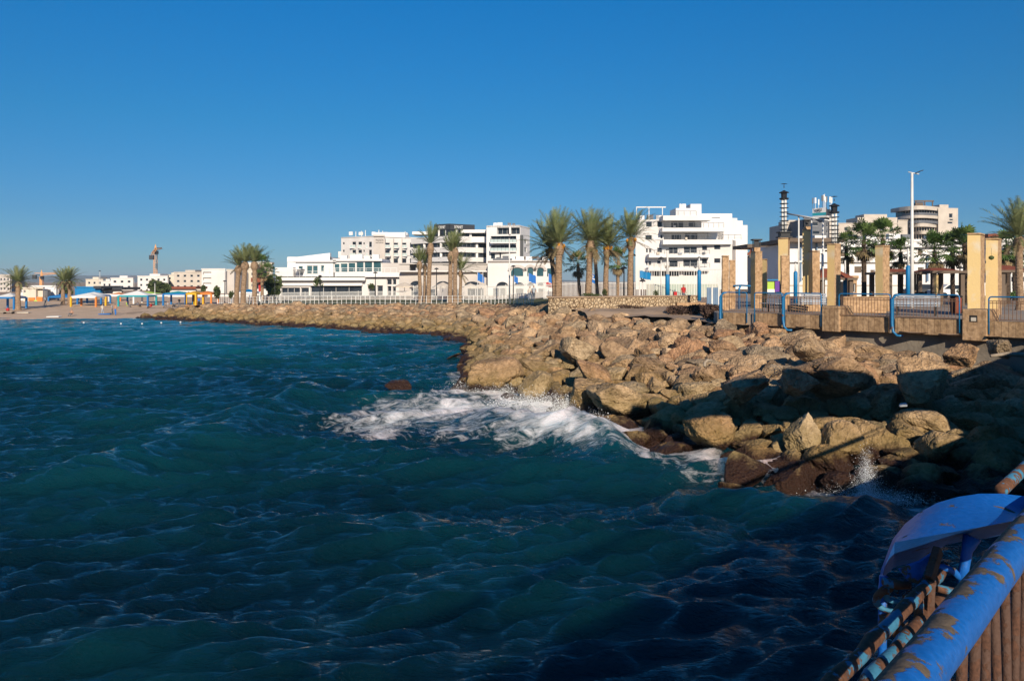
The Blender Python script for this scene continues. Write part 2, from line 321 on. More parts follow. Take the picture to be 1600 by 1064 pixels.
def rock_mat():
    m = bpy.data.materials.new('boulder_limestone'); m.use_nodes = True; nt = m.node_tree; L = nt.links.new; N = nt.nodes.new
    b = nt.nodes['Principled BSDF']
    g = N('ShaderNodeNewGeometry'); oi = N('ShaderNodeObjectInfo'); tc = N('ShaderNodeTexCoord')
    # per-stone hue
    hue = N('ShaderNodeValToRGB'); cr = hue.color_ramp
    cr.elements[0].color = (.56,.38,.23,1); cr.elements[1].color = (.36,.29,.21,1)
    for p, c in ((.18,(.40,.28,.175)),(.34,(.66,.48,.31)),(.5,(.56,.38,.22)),(.66,(.50,.29,.17)),(.82,(.58,.44,.28))):
        e = cr.elements.new(p); e.color = (*c,1)
    ta = N('ShaderNodeAttribute'); ta.attribute_name = 'tone'; tsum = N('ShaderNodeMath'); tsum.operation = 'ADD'; L(oi.outputs['Random'], tsum.inputs[0]); L(ta.outputs['Fac'], tsum.inputs[1]); tf = N('ShaderNodeMath'); tf.operation = 'FRACT'; L(tsum.outputs[0], tf.inputs[0]); L(tf.outputs[0], hue.inputs[0])
    n1 = N('ShaderNodeTexNoise'); n1.inputs['Scale'].default_value = 1.1; n1.inputs['Detail'].default_value = 10; n1.inputs['Roughness'].default_value = .65; L(g.outputs['Position'], n1.inputs['Vector'])
    n2 = N('ShaderNodeTexNoise'); n2.inputs['Scale'].default_value = 6; n2.inputs['Detail'].default_value = 10; n2.inputs['Roughness'].default_value = .7; L(g.outputs['Position'], n2.inputs['Vector'])
    vo = N('ShaderNodeTexVoronoi'); vo.inputs['Scale'].default_value = 14; L(g.outputs['Position'], vo.inputs['Vector'])
    st = N('ShaderNodeValToRGB'); st.color_ramp.elements[0].position = .34; st.color_ramp.elements[0].color = (.42,.40,.40,1); st.color_ramp.elements[1].position = .60; st.color_ramp.elements[1].color = (1.12,1.1,1.06,1)
    L(n1.outputs[0], st.inputs[0])
    mx = N('ShaderNodeMix'); mx.data_type = 'RGBA'; mx.blend_type = 'MULTIPLY'; mx.inputs[0].default_value = 1; L(hue.outputs[0], mx.inputs[6]); L(st.outputs[0], mx.inputs[7])
    st2 = N('ShaderNodeValToRGB'); st2.color_ramp.elements[0].position = .36; st2.color_ramp.elements[0].color = (.5,.47,.45,1); st2.color_ramp.elements[1].position = .56
    L(n2.outputs[0], st2.inputs[0])
    mx2 = N('ShaderNodeMix'); mx2.data_type = 'RGBA'; mx2.blend_type = 'MULTIPLY'; mx2.inputs[0].default_value = .85; L(mx.outputs[2], mx2.inputs[6]); L(st2.outputs[0], mx2.inputs[7])
    # tide bands by height above the sea
    sp = N('ShaderNodeSeparateXYZ'); L(g.outputs['Position'], sp.inputs[0])
    zz = N('ShaderNodeMath'); zz.operation = 'MULTIPLY_ADD'; zz.inputs[1].default_value = 1.3; L(n1.outputs[0], zz.inputs[0]); L(sp.outputs[2], zz.inputs[2])
    alg = N('ShaderNodeMapRange'); alg.inputs[1].default_value = 2.35; alg.inputs[2].default_value = 1.3; L(zz.outputs[0], alg.inputs[0])
    al2 = N('ShaderNodeMath'); al2.operation = 'MULTIPLY'; al2.inputs[1].default_value = .62; L(alg.outputs[0], al2.inputs[0])
    algc = N('ShaderNodeMix'); algc.data_type = 'RGBA'; L(n2.outputs[0], algc.inputs[0]); algc.inputs[6].default_value = (.17,.125,.035,1); algc.inputs[7].default_value = (.30,.22,.075,1)
    m3 = N('ShaderNodeMix'); m3.data_type = 'RGBA'; L(al2.outputs[0], m3.inputs[0]); L(mx2.outputs[2], m3.inputs[6]); L(algc.outputs[2], m3.inputs[7])
    wet = N('ShaderNodeMapRange'); wet.inputs[1].default_value = 1.22; wet.inputs[2].default_value = .95; L(zz.outputs[0], wet.inputs[0])
    wetc = N('ShaderNodeMix'); wetc.data_type = 'RGBA'; L(n2.outputs[0], wetc.inputs[0]); wetc.inputs[6].default_value = (.018,.010,.008,1); wetc.inputs[7].default_value = (.065,.032,.02,1)
    m4 = N('ShaderNodeMix'); m4.data_type = 'RGBA'; L(wet.outputs[0], m4.inputs[0]); L(m3.outputs[2], m4.inputs[6]); L(wetc.outputs[2], m4.inputs[7])
    L(m4.outputs[2], b.inputs['Base Color'])
    ro = N('ShaderNodeMapRange'); ro.inputs[3].default_value = .9; ro.inputs[4].default_value = .38; L(wet.outputs[0], ro.inputs[0]); L(ro.outputs[0], b.inputs['Roughness'])
    b.inputs['Specular IOR Level'].default_value = .2
    ad = N('ShaderNodeMath'); ad.operation = 'MULTIPLY_ADD'; ad.inputs[1].default_value = .35; L(vo.outputs['Distance'], ad.inputs[0]); L(n2.outputs[0], ad.inputs[2])
    bp = N('ShaderNodeBump'); bp.inputs['Strength'].default_value = .9; bp.inputs['Distance'].default_value = .14; L(ad.outputs[0], bp.inputs['Height']); L(bp.outputs[0], b.inputs['Normal'])
    return m
M['rock'] = rock_mat()

def water_mat():
    m = bpy.data.materials.new('sea_water'); m.use_nodes = True; nt = m.node_tree; L = nt.links.new; N = nt.nodes.new
    b = nt.nodes['Principled BSDF']; b.inputs['Roughness'].default_value = .03; b.inputs['IOR'].default_value = 1.56
    b.subsurface_method = 'BURLEY'; b.inputs['Subsurface Weight'].default_value = 1; b.inputs['Subsurface Radius'].default_value = (.8,1.4,1.6); b.inputs['Subsurface Scale'].default_value = 1.0
    g = N('ShaderNodeNewGeometry')
    fo = N('ShaderNodeAttribute'); fo.attribute_name = 'foam'; sh = N('ShaderNodeAttribute'); sh.attribute_name = 'shallow'
    n1 = N('ShaderNodeTexNoise'); n1.inputs['Scale'].default_value = .12; n1.inputs['Detail'].default_value = 5; L(g.outputs['Position'], n1.inputs['Vector'])
    ad = N('ShaderNodeMath'); ad.operation = 'MULTIPLY_ADD'; ad.inputs[1].default_value = .9; L(n1.outputs[0], ad.inputs[0]); L(sh.outputs['Fac'], ad.inputs[2])
    c = N('ShaderNodeValToRGB'); c.color_ramp.elements[0].position = .3; c.color_ramp.elements[0].color = (.0008,.012,.019,1)
    c.color_ramp.elements[1].position = 1.25; c.color_ramp.elements[1].color = (.003,.115,.145,1)
    e = c.color_ramp.elements.new(.62); e.color = (.002,.042,.053,1)
    L(ad.outputs[0], c.inputs[0])
    # foam, broken up
    mp = N('ShaderNodeMapping'); mp.inputs['Scale'].default_value = (.75,1.25,.5); mp.inputs['Rotation'].default_value = (0,0,R(-18)); L(g.outputs['Position'], mp.inputs['Vector'])
    nf = N('ShaderNodeTexNoise'); nf.inputs['Scale'].default_value = 2.0; nf.inputs['Detail'].default_value = 10; nf.inputs['Roughness'].default_value = .72; nf.inputs['Distortion'].default_value = .9; L(mp.outputs[0], nf.inputs['Vector'])
    nx = N('ShaderNodeMath'); nx.operation = 'MULTIPLY_ADD'; nx.inputs[1].default_value = 1.9; nx.inputs[2].default_value = -.45; L(nf.outputs[0], nx.inputs[0]); gt = N('ShaderNodeMath'); gt.operation = 'MULTIPLY'; gt.use_clamp = True; gt.inputs[1].default_value = 7; L(fo.outputs['Fac'], gt.inputs[0]); ng = N('ShaderNodeMath'); ng.operation = 'MULTIPLY'; L(nx.outputs[0], ng.inputs[0]); L(gt.outputs[0], ng.inputs[1]); su = N('ShaderNodeMath'); su.operation = 'ADD'; L(fo.outputs['Fac'], su.inputs[0]); L(ng.outputs[0], su.inputs[1])
    fr = N('ShaderNodeMapRange'); fr.inputs[1].default_value = .94; fr.inputs[2].default_value = 1.5; L(su.outputs[0], fr.inputs[0])
    mx = N('ShaderNodeMix'); mx.data_type = 'RGBA'; L(fr.outputs[0], mx.inputs[0]); L(c.outputs[0], mx.inputs[6]); mx.inputs[7].default_value = (.70,.74,.76,1)
    L(mx.outputs[2], b.inputs['Base Color'])
    ro = N('ShaderNodeMapRange'); ro.inputs[3].default_value = .03; ro.inputs[4].default_value = .7; L(fr.outputs[0], ro.inputs[0]); L(ro.outputs[0], b.inputs['Roughness'])
    mp2 = N('ShaderNodeMapping'); mp2.inputs['Scale'].default_value = (.85,2.8,1); mp2.inputs['Rotation'].default_value = (0,0,R(-20)); L(g.outputs['Position'], mp2.inputs['Vector'])
    w1 = N('ShaderNodeTexNoise'); w1.inputs['Scale'].default_value = 3.2; w1.inputs['Detail'].default_value = 7; w1.inputs['Roughness'].default_value = .6; L(mp2.outputs[0], w1.inputs['Vector'])
    w2 = N('ShaderNodeTexNoise'); w2.inputs['Scale'].default_value = 8; w2.inputs['Detail'].default_value = 5; L(mp2.outputs[0], w2.inputs['Vector'])
    wa = N('ShaderNodeMath'); wa.operation = 'MULTIPLY_ADD'; wa.inputs[1].default_value = .40; L(w2.outputs[0], wa.inputs[0]); L(w1.outputs[0], wa.inputs[2])
    bp = N('ShaderNodeBump'); bp.inputs['Strength'].default_value = 1; bp.inputs['Distance'].default_value = .16; L(wa.outputs[0], bp.inputs['Height']); L(bp.outputs[0], b.inputs['Normal'])
    return m
M['water'] = water_mat()
# ---------------------------------------------------------------- terrain
SHORE = [(-49,107),(-29.4,91.5),(-20.5,85),(-12.5,77.8),(-6.3,71.5),(-3.4,64),(-3.0,51.8),(-2.3,41.5),(-2.0,35.5),(.6,34.0),(2.9,27.8),(4.5,23.6),(6.1,21.8),(7.9,20.2),(9.4,18.9),(11.8,18.2),(15,18.5),(20,19)]
CREST = [(-44,111,1.6),(-28,100,2.0),(-19,95.5,2.1),(-10.5,91.5,2.2),(-4.5,88.5,2.3),(.5,80,2.5),(2.5,68,2.6),(3.2,56.5,2.75),(7,49.5,2.5),(9,44.5,2.45),(10.2,40,2.55),(11.3,38.2,2.55),(13.2,36.1,2.45),(15.2,33.9,2.0),(17.2,31.7,1.55),(19.2,29.6,1.35),(22,26.6,1.3),(26,23,1.3)]
sh = np.array([(x,y) for x,y in SHORE]); cr = np.array(CREST)
def loft(s, t):                          # s along 0..17, t 0 shore .. 1 crest
    s = np.asarray(s, float); t = np.asarray(t, float); k = np.arange(len(sh))
    a = np.stack([np.interp(s,k,sh[:,0]), np.interp(s,k,sh[:,1])], -1)
    c = np.stack([np.interp(s,k,cr[:,0]), np.interp(s,k,cr[:,1])], -1); z1 = np.interp(s,k,cr[:,2])
    xy = a + (c-a)*t[...,None]
    tt = np.clip(t,-1,1); z = np.where(tt < 0, tt*3.0, z1*np.sign(tt)*np.abs(tt)**.82); z = np.where(t > 1, z1, z)
    return xy[...,0], xy[...,1], z
def lawn_z(X, Y):
    a = np.interp(X,[-44,-26,-9,0,4,8],[1.7,2.0,2.2,2.3,2.6,2.95]); b = np.interp(X,[-44,-26,-9,-2,3.5,6],[1.7,2.0,2.2,2.4,2.9,3.2])
    k = np.clip((Y-57)/5,0,1); return a*(1-k)+b*k
def ground_z(X, Y):
    X = np.asarray(X,float); Y = np.asarray(Y,float)
    zb = np.minimum((Y-107)*.03,1.6); k = np.clip((X+50)/6,0,1); z = zb*(1-k)+lawn_z(X,Y)*k
    return z
def gz(X, Y): return float(ground_z(X, Y))

def in_poly(x, y, poly):
    r = np.zeros(x.shape, bool); n = len(poly)
    for i in range(n):
        x1,y1 = poly[i]; x2,y2 = poly[(i+1)%n]
        c = (y1 > y) != (y2 > y); r ^= c & (x < (x2-x1)*(y-y1)/(y2-y1+1e-12)+x1)
    return r
# ground behind the shore
gx = np.concatenate([[-3000,-1200,-500,-250,-160],np.arange(-100,70,1.0),[75,85,100,140,220,400,900,2500]])
gy = np.concatenate([np.arange(26,150,1.0),[155,165,180,200,230,270,320,400,600,1000,2000,5000]])
GX,GY = np.meshgrid(gx,gy,indexing='ij'); GZ = ground_z(GX,GY)
GZ = np.where(GY > 160, np.interp(GY,[160,320,5000],[1,1,1])*np.maximum(GZ,1.6), GZ) + .05*fbm(GX*.3,GY*.3,GX*0,3,5)
F = grid_faces(len(gx),len(gy)); cxy = np.stack([GX.ravel()[F].mean(1),GY.ravel()[F].mean(1)],-1)
land = [(-60,115)] + [(x,y) for x,y,_ in CREST] + [(40,10),(4000,10),(4000,6000),(-4000,6000),(-4000,172),(-60,172)]
keep = in_poly(cxy[:,0],cxy[:,1],land)
tag(np_mesh('ground', np.stack([GX,GY,GZ],-1).reshape(-1,3), F[keep], M['dirt']), kind='structure')
bx_ = np.linspace(-220,-42,180); by_ = np.linspace(96,178,110); BX,BY = np.meshgrid(bx_,by_,indexing='ij')
BZ = np.minimum((BY-107-1.2*np.sin(BX*.06))*.03,1.65)+.03+.05*fbm(BX*.5,BY*.5,BX*0,3,8)
tag(np_mesh('beach_sand', np.stack([BX,BY,BZ],-1).reshape(-1,3), grid_faces(180,110), M['sand']), kind='structure')
# lawn strip
ls = np.linspace(0,1,90); XL = -40+ls*44; YL0 = np.interp(XL,cr[:7,0],cr[:7,1])+2.2
lw = np.linspace(0,1,24); LX = XL[:,None]+0*lw; LY = YL0[:,None]+lw*26; LZ = ground_z(LX,LY)+.05+.10*np.clip(fbm(LX*.25,LY*.25,LX*0,3,4)+.3,0,1)
tag(np_mesh('lawn', np.stack([LX,LY,LZ],-1).reshape(-1,3), grid_faces(90,24), M['grass']), kind='structure')
# sloping bed under the boulders
s_ = np.linspace(0,17,260); t_ = np.linspace(-.6,1.35,60); S_,T_ = np.meshgrid(s_,t_,indexing='ij')
X_,Y_,Z_ = loft(S_,T_); Z_ = Z_-.28-.45*np.clip((S_-5)/1.5,0,1)*np.clip((1.05-T_)*8,0,1)-.15*np.clip(1-T_,0,1)+.22*fbm(X_*1.1,Y_*1.1,Z_*0,4,3)-.1*np.clip((T_-1)*4,0,1)
tag(np_mesh('rocky_slope', np.stack([X_,Y_,Z_],-1).reshape(-1,3), grid_faces(260,60)[:, ::-1], M['rock']), kind='structure')
tag(np_mesh('seabed', np.array([(-300,-60,-4),(300,-60,-4),(300,200,-4),(-300,200,-4)],float), np.array([[0,1,2,3]]), M['sand']), kind='structure')

# hills far off at the left
hb = MB(); hx = np.linspace(-5200,1400,120)
hz = 5+66*np.clip(.55+.5*fbm(hx*.0009,hx*0+3,hx*0,4,11),.15,2)*np.clip(1-(hx+700)/1500,0,1)
V = []; 
for k,(dy,f) in enumerate([(0,0),(500,.55),(1100,.9),(1600,1),(3200,.5)]):
    V.append(np.stack([hx, 0*hx+4600+dy, np.where(f==0,-2,hz*f)],-1))
V = np.stack(V,1)
tag(np_mesh('hills', V.reshape(-1,3), grid_faces(120,5), M['hill']), kind='structure')

# ---------------------------------------------------------------- sea
rng = np.random.default_rng(5)
def waves(x, y):
    dx = np.zeros_like(x); dy = np.zeros_like(x); z = np.zeros_like(x)
    calm = np.clip((y-55)/60,0,1); d = np.hypot(x,y)
    for lo,hi,num,amp,spread,mean in ((7.5,14,6,.060,.30,1.25),(3,6.5,12,.028,.32,1.45),(1.1,2.8,28,.0115,.27,1.78),(.35,1.0,48,.0094,.32,1.95)):
        for k in range(num):
            lam = lo*(hi/lo)**rng.random(); th = mean+rng.normal()*spread; ph = rng.random()*6.283; a = amp*(lam/((lo*hi)**.5))*(.6+.8*rng.random())
            kx,ky = math.cos(th)*6.283/lam, math.sin(th)*6.283/lam
            fade = np.clip((lam*170/np.maximum(d,1)-1)/2,0,1)*(1-.6*calm)
            p = kx*x+ky*y+ph; z += a*fade*np.sin(p); q = (.85 if lam > 1.1 else .5)*a*fade*np.cos(p); dx += q*math.cos(th); dy += q*math.sin(th)
    return dx,dy,z
def seg_dist(x, y, pts):                 # distance to polyline, parameter along it, signed side
    best = np.full(x.shape,1e9); par = np.zeros_like(x); side = np.zeros_like(x); n = len(pts)-1
    for i in range(n):
        ax,ay = pts[i]; bx,by = pts[i+1]; ex,ey = bx-ax,by-ay; L2 = ex*ex+ey*ey
        t = np.clip(((x-ax)*ex+(y-ay)*ey)/L2,0,1); qx,qy = x-ax-t*ex,y-ay-t*ey; dd = np.hypot(qx,qy)
        m = dd < best; best = np.where(m,dd,best); par = np.where(m,(i+t)/n,par); side = np.where(m,np.sign(ex*qy-ey*qx),side)
    return best,par,side
def smooth01(v): v = np.clip(v,0,1); return v*v*(3-2*v)
RIDGES = [  # polyline on the water, height, width toward camera, width beyond, crest foam
    ([sea(-20,800),sea(150,740),sea(330,690),sea(420,640),sea(480,614),sea(540,612)],.52,1.5,.8,.16),
    ([sea(540,600),sea(600,606),sea(680,600)],.20,.8,.6,.0),
    ([sea(180,700),sea(300,668),sea(400,655)],.22,1.2,.7,.05),
    ([sea(700,650),sea(800,662),sea(880,672),sea(935,690),sea(1000,735)],.55,1.5,.8,.10),
    ([sea(960,830),sea(1060,790),sea(1140,783),sea(1230,800),sea(1340,806),sea(1400,790)],.50,1.1,.55,.42),
    ([sea(1090,930),sea(1200,880),sea(1300,880)],.16,.9,.5,.0),
    ([sea(430,860),sea(560,830),sea(700,815)],.16,1.0,.6,.0),
    ([sea(560,960),sea(720,910),sea(860,900)],.14,.8,.5,.0)]
def sea_surface(x, y):
    dx,dy,z = waves(x,y); foam = np.zeros_like(x)
    for pts,h,wn_,wf,cf in RIDGES:
        d,p,sd = seg_dist(x,y,pts); env = smooth01(np.minimum(p,1-p)*5)
        # the side nearer the camera falls off over wn_
        near = np.where(sd < 0, wn_, wf); prof = np.exp(-(d/near)**1.6*1.2); wob = 1+.25*fbm(x*.6,y*.6,x*0,3,17)
        z = z*(1-.35*prof*env)+h*prof*env*wob-.25*h*env*np.exp(-((d-wn_*1.7)/wn_)**2)*(sd < 0)
        foam += cf*env*np.exp(-(d/.16)**2)*(sd > -1)
    return dx,dy,z,foam
az = np.linspace(R(-80),R(80),1250); rr_ = np.concatenate([np.geomspace(1.5,6,60,endpoint=False),np.geomspace(6,200,1000)])
AZ,RR = np.meshgrid(az,rr_,indexing='ij'); WX,WY = RR*np.sin(AZ),RR*np.cos(AZ)
kp = None
dx,dy,z,foam = sea_surface(WX,WY)
pool = in_poly(WX,WY,[sea(600,612),sea(700,596),sea(760,600),sea(950,668),sea(985,720),sea(925,700),sea(860,690),sea(740,690),sea(620,672)])
d_,p_,s2 = seg_dist(WX,WY,[sea(655,645),sea(740,640),sea(840,664),sea(925,694)])
foam += .68*smooth01(1-d_/7.2)*np.clip((WY-22.2)/3.5,0,1)+.22*smooth01(1-d_/1.7)
d_,p_,s2 = seg_dist(WX,WY,[(a,b) for a,b in SHORE[6:]])
foam += (.50*smooth01(1-d_/1.6)+.24*smooth01(1-d_/3.6))*(WY < 44)
d3,_,_ = seg_dist(WX,WY,[(a,b) for a,b in SHORE[:7]]); foam += .12*smooth01(1-d3/1.0)
for px,py,r_,a_ in ((480,612,1.0,.35),(290,690,.9,.22),(570,690,1.4,.26),(620,672,2,.2),(640,580,2.5,.2),(1030,720,1.2,.4),(1110,745,1.2,.35),(1240,735,1.3,.4),(1350,775,.8,.5),(1420,790,.9,.3),(1480,765,.9,.35),(730,535,3,.2),(690,570,3,.18),(640,790,1.1,.10),(350,560,.7,.16)):
    qx,qy = sea(px,py); foam += a_*np.exp(-((WX-qx)**2+((WY-qy)*.8)**2)/r_**2)
foam = foam*(1+.5*fbm(WX*.9,WY*.5,WX*0,3,29))
foam = np.where((WY > 110)&(WX < -45), .05*0+foam, foam)
shallow = -.10*smooth01((24-WY)/14)+.55*smooth01((WY-26)/55)*np.clip((10-WX)/30,0,1)+.12*np.clip(z*1.6,-.5,1)+.16*np.exp(-d_/5)
SV = np.stack([WX+dx,WY+dy,z],-1)
inland = in_poly(WX,WY,[(x+.0,y) for x,y,_ in CREST]+[(60,10),(400,10),(400,400),(-44,400)])
F = grid_faces(len(az),len(rr_)); F = F[~inland.ravel()[F].all(1)][:, ::-1]
tag(np_mesh('sea', SV.reshape(-1,3), F, M['water'], attrs={'foam':foam.ravel(),'shallow':shallow.ravel()}), kind='structure')
def sea_z(x, y): return 0.0

# ---------------------------------------------------------------- boulders
import bmesh
def ico(sub):
    bm = bmesh.new(); bmesh.ops.create_icosphere(bm, subdivisions=sub, radius=1); bm.verts.ensure_lookup_table()
    V = np.array([v.co[:] for v in bm.verts]); F = np.array([[v.index for v in f.verts] for f in bm.faces]); bm.free(); return V,F
def rock_shape(V, seed, planes=17, rough=.062, lo=.46):
    r = np.random.default_rng(seed); n = r.normal(size=(planes,3)); n /= np.linalg.norm(n,axis=1)[:,None]; h = r.uniform(lo,.95,planes)
    W = V+.12*np.stack([fbm(V[:,0]*1.7+seed+q*9,V[:,1]*1.7,V[:,2]*1.7,3,seed+q) for q in range(3)],-1)
    W /= np.linalg.norm(W,axis=1)[:,None]
    dd = W@n.T; t = np.where(dd > .05, h/np.maximum(dd,.05), 9); k = 60.0
    rad = -np.log(np.exp(-k*np.minimum(t,1.2)).sum(1)+np.exp(-k*1.02))/k
    Q = V*rad[:,None]
    rid = 1-np.abs(fbm(Q[:,0]*2.1+seed,Q[:,1]*2.1,Q[:,2]*2.6,4,seed+3,.55))*2
    nz = rough*1.3*fbm(Q[:,0]*1.6+seed,Q[:,1]*1.6,Q[:,2]*1.6,3,seed)+rough*.9*fbm(Q[:,0]*5+seed,Q[:,1]*5,Q[:,2]*5,5,seed+9,.62)
    crack = np.clip(rid-.86,0,1)*-.55
    pit = np.clip(fbm(Q[:,0]*3.6,Q[:,1]*3.6,Q[:,2]*3.6+seed,4,seed+40)-.20,0,1)*.38
    return Q*(1+nz-pit+crack)[:,None]
V5,F5 = ico(6); V4,F4 = ico(5); V2,F2 = ico(3)
boulder_me = [np_mesh('boulder', rock_shape(V5,k+1), F5, M['rock']) for k in range(14)]
far_me = [np_mesh('boulder', rock_shape(V2,k+50), F2, M['rock']) for k in range(8)]
protos = boulder_me+far_me; meshes_n = [o.data for o in boulder_me]; meshes_f = [o.data for o in far_me]
for o in protos: bpy.data.objects.remove(o)
def put_rock(me, x, y, z, sc, rnd, label, group, name='boulder'):
    o = bpy.data.objects.new(name, me); col.objects.link(o)
    o.location = (x,y,z); o.scale = sc; o.rotation_euler = (rnd.uniform(-.5,.5),rnd.uniform(-.5,.5),rnd.uniform(0,6.28))
    return tag(o,label,'boulder',group)
rnd = random.Random(11); placed = []
# boulders traced from the photo: pixel, distance off the water line, size in pixels (w,h), label
BIG = [
 (1447,592,24.5,112,66,'large rounded tan boulder with sunlit flat top leaning in the right-hand heap'),
 (1330,585,24.5,150,70,'long knobbly tan boulder lying at the heap top left of the large rounded one'),
 (1250,590,24.0,80,60,'squat ochre boulder on the shadow edge below the stone-clad promenade wall'),
 (1568,540,26.5,52,36,'rounded tan boulder standing alone against the dark concrete wall at far right'),
 (1510,556,26.5,60,38,'jagged tan boulder half in shadow beside the rounded one at the wall foot'),
 (980,625,27.5,130,62,'broad smooth olive boulder low above the surf with a yellow lichen spot'),
 (915,610,29.5,80,70,'pale olive slab boulder standing upright beside the breaking wave'),
 (838,600,32.0,56,66,'yellow-green boulder with tapered top directly behind the surf'),
 (770,585,35.0,90,60,'olive boulder with green algae at the tip of the rock point'),
 (930,580,31.0,70,40,'dark capped tan boulder wedged on top of the olive ones'),
 (1110,665,22.6,84,58,'lumpy ochre boulder sunlit below the shadow band at the water edge'),
 (1320,690,20.8,74,60,'blocky tan boulder in the sunlit gap of the shadow near the splash'),
 (1262,675,21.3,70,55,'pale angular boulder beside the blocky one in the sunlit gap'),
 (1470,692,20.6,90,54,'large grey boulder in deep shadow right of the sunlit gap'),
 (900,545,37.5,80,46,'wide tan boulder in the middle of the sunlit slope'),
 (1170,600,24.8,90,46,'dark shaded boulder crossing the upper edge of the shadow band'),
 (1270,545,28.5,60,40,'brown boulder with reddish face on the sunlit crest'),
]
for px,py,Y,w,h,lab in BIG:
    c = P(px,py,Y); k = Y/FPX
    put_rock(meshes_n[rnd.randrange(14)], c.x, c.y+.25*w*k, c.z-.1*h*k, (w*k*.54,w*k*.50,h*k*.58), rnd, lab, 'boulders of the rock sea wall'); placed.append((c.x,c.y,w*k*.5))
WET = [(622,610,36,17,'small brown seaweed-covered rock standing alone in the water off the point'),(740,606,40,14,'low dark red rock awash left of the surf'),
 (990,695,60,22,'dark red weedy rock with foam running off it'),(1160,748,78,26,'rounded dark red rock with white foam trickles in front of the heap'),(1310,745,80,34,'black wet rock at the foot of the sunlit gap'),
 (1150,778,50,16,'dark rock just breaking the surface behind the curling wave'),(1440,772,60,24,'black wet rock right of the splash'),(1250,735,50,26,'dark wet rock with water cascading over it'),(1385,760,70,30,'black shaded rock behind the splash'),(1540,765,70,30,'black shaded rock at the far right water edge'),(700,563,40,5,'flat reddish rock barely above the water near the point'),(950,668,40,16,'small dark red rock at the end of the breaking wave')]
for px,py,w,h,lab in WET:
    x,y = sea(px,py); k = y/FPX
    put_rock(meshes_n[rnd.randrange(14)], x, y+.2*w*k, h*k*.25, (w*k*.62,w*k*.6,h*k*1.0), rnd, lab, 'wet rocks at the water line'); placed.append((x,y,w*k*.45))
for k,(x,y,z,w) in enumerate(((-49.2,107.4,.2,1.0),(-48.2,108.6,.5,.9),(-47.0,109.6,.9,1.0),(-46.0,110.6,1.2,.9),(-45.0,111.6,1.45,.8),(-50.2,106.6,.0,.7),(-47.6,107.6,.3,.9))):
    put_rock(far_me_list[k%8] if False else meshes_f[k%8], x, y, z-.15, (w*1.3,w,w*.75), rnd, 'pale tan boulder at the beach end of the long breakwater', 'boulders at the beach end'); placed.append((x,y,w*.8))
def zone(s, t):
    if s < 5: return 'tan boulder in the long low breakwater running to the beach'
    if t < .3: return 'weed-stained boulder near the water line of the sea wall' if s < 13 else 'wet dark boulder in the shaded heap near the water'
    if s < 9: return 'tan boulder on the sunlit rock point below the stone wall'
    if s < 13: return 'tan boulder in the sunlit heap left of the promenade railing'
    return 'brown boulder in the heap under the promenade wall'
ZG = {}
nb = 0
grid = {}
def gput(x,y,r): grid.setdefault((int(x//2),int(y//2)),[]).append((x,y,r))
def clash(x,y,r,rho):
    i,j = int(x//2),int(y//2)
    return any((x-a)**2+(y-c)**2 < (rho*(r+q))**2 for di in (-1,0,1) for dj in (-1,0,1) for a,c,q in grid.get((i+di,j+dj),()))
for q in placed: gput(*q)
for (s0,s1,num,rlo,rhi,me_,tries,rho,fz) in ((5.4,17,214,.40,.80,meshes_n,3200,.66,1),(.3,5.4,57,.7,1.15,meshes_f,1500,.72,0)):
    c = 0
    for tr in range(tries):
        if c >= num: break
        f = min(1,tr/tries*1.2); s = s0+(s1-s0)*rnd.random(); t = rnd.uniform(-.02,1.02)
        r = rhi*(1-f)+rlo*f
        x,y,z = (float(v) for v in loft(s,t))
        if clash(x,y,r,rho): continue
        if -2 < x < 0.5 and 54 < y < 58: continue
        sc = (r*rnd.uniform(1.05,1.6),r*rnd.uniform(.9,1.25),r*rnd.uniform(.6,.92))
        zl = zone(s,t); ZG.setdefault(zl,0); ZG[zl] += 1
        put_rock(rnd.choice(me_), x,y,z+(.02*r if fz else -.32*r)-.12*(t<.1), sc, rnd, zl, zl.replace('boulder','boulders')); gput(x,y,r); c += 1; nb += 1
print('boulders', nb, ZG)
# small stones filling the gaps
Vs,Fs = ico(4); Vr = [rock_shape(Vs,k+90,11,.12) for k in range(8)]; Vq,Fq = ico(3); Vr3 = [rock_shape(Vq,k+120,11,.12) for k in range(8)]; VV = []; FF = []; off = 0
Rr = np.random.default_rng(3); Vn,Fn = V4,F4; VrN = [rock_shape(V4,k+150) for k in range(9)]; cnt = [0,0,0]
def add_stone(Q, Fx, s, t, x, y, z, r, dz):
    global off
    ca,sa = [(math.cos(q),math.sin(q)) for q in (Rr.uniform(0,6.28),)][0]; tl = Rr.uniform(-.4,.4); Q = Q*np.array([r*Rr.uniform(1.0,1.6),r*Rr.uniform(.9,1.2),r*Rr.uniform(.6,.92)])
    Q = np.stack([Q[:,0]*math.cos(tl)-Q[:,2]*math.sin(tl),Q[:,1],Q[:,0]*math.sin(tl)+Q[:,2]*math.cos(tl)],-1)
    VV.append(np.stack([Q[:,0]*ca-Q[:,1]*sa+x, Q[:,0]*sa+Q[:,1]*ca+y, Q[:,2]+z+dz],-1)); FF.append(Fx+off); off += len(Q)
for tr in range(9000):                    # remaining stones of the near heap, packed between the boulders
    f = tr/9000; s = Rr.uniform(5.4,17); t = Rr.uniform(-.03,1.06); r = .52*(1-f)+.20*f; x,y,z = (float(v) for v in loft(s,t))
    if clash(x,y,r,.62): continue
    big = r > .33; add_stone((VrN[tr%9] if big else Vr[tr%8]),(F4 if big else Fs),s,t,x,y,z,r,.0 if big else -.06); gput(x,y,r); cnt[0] += 1
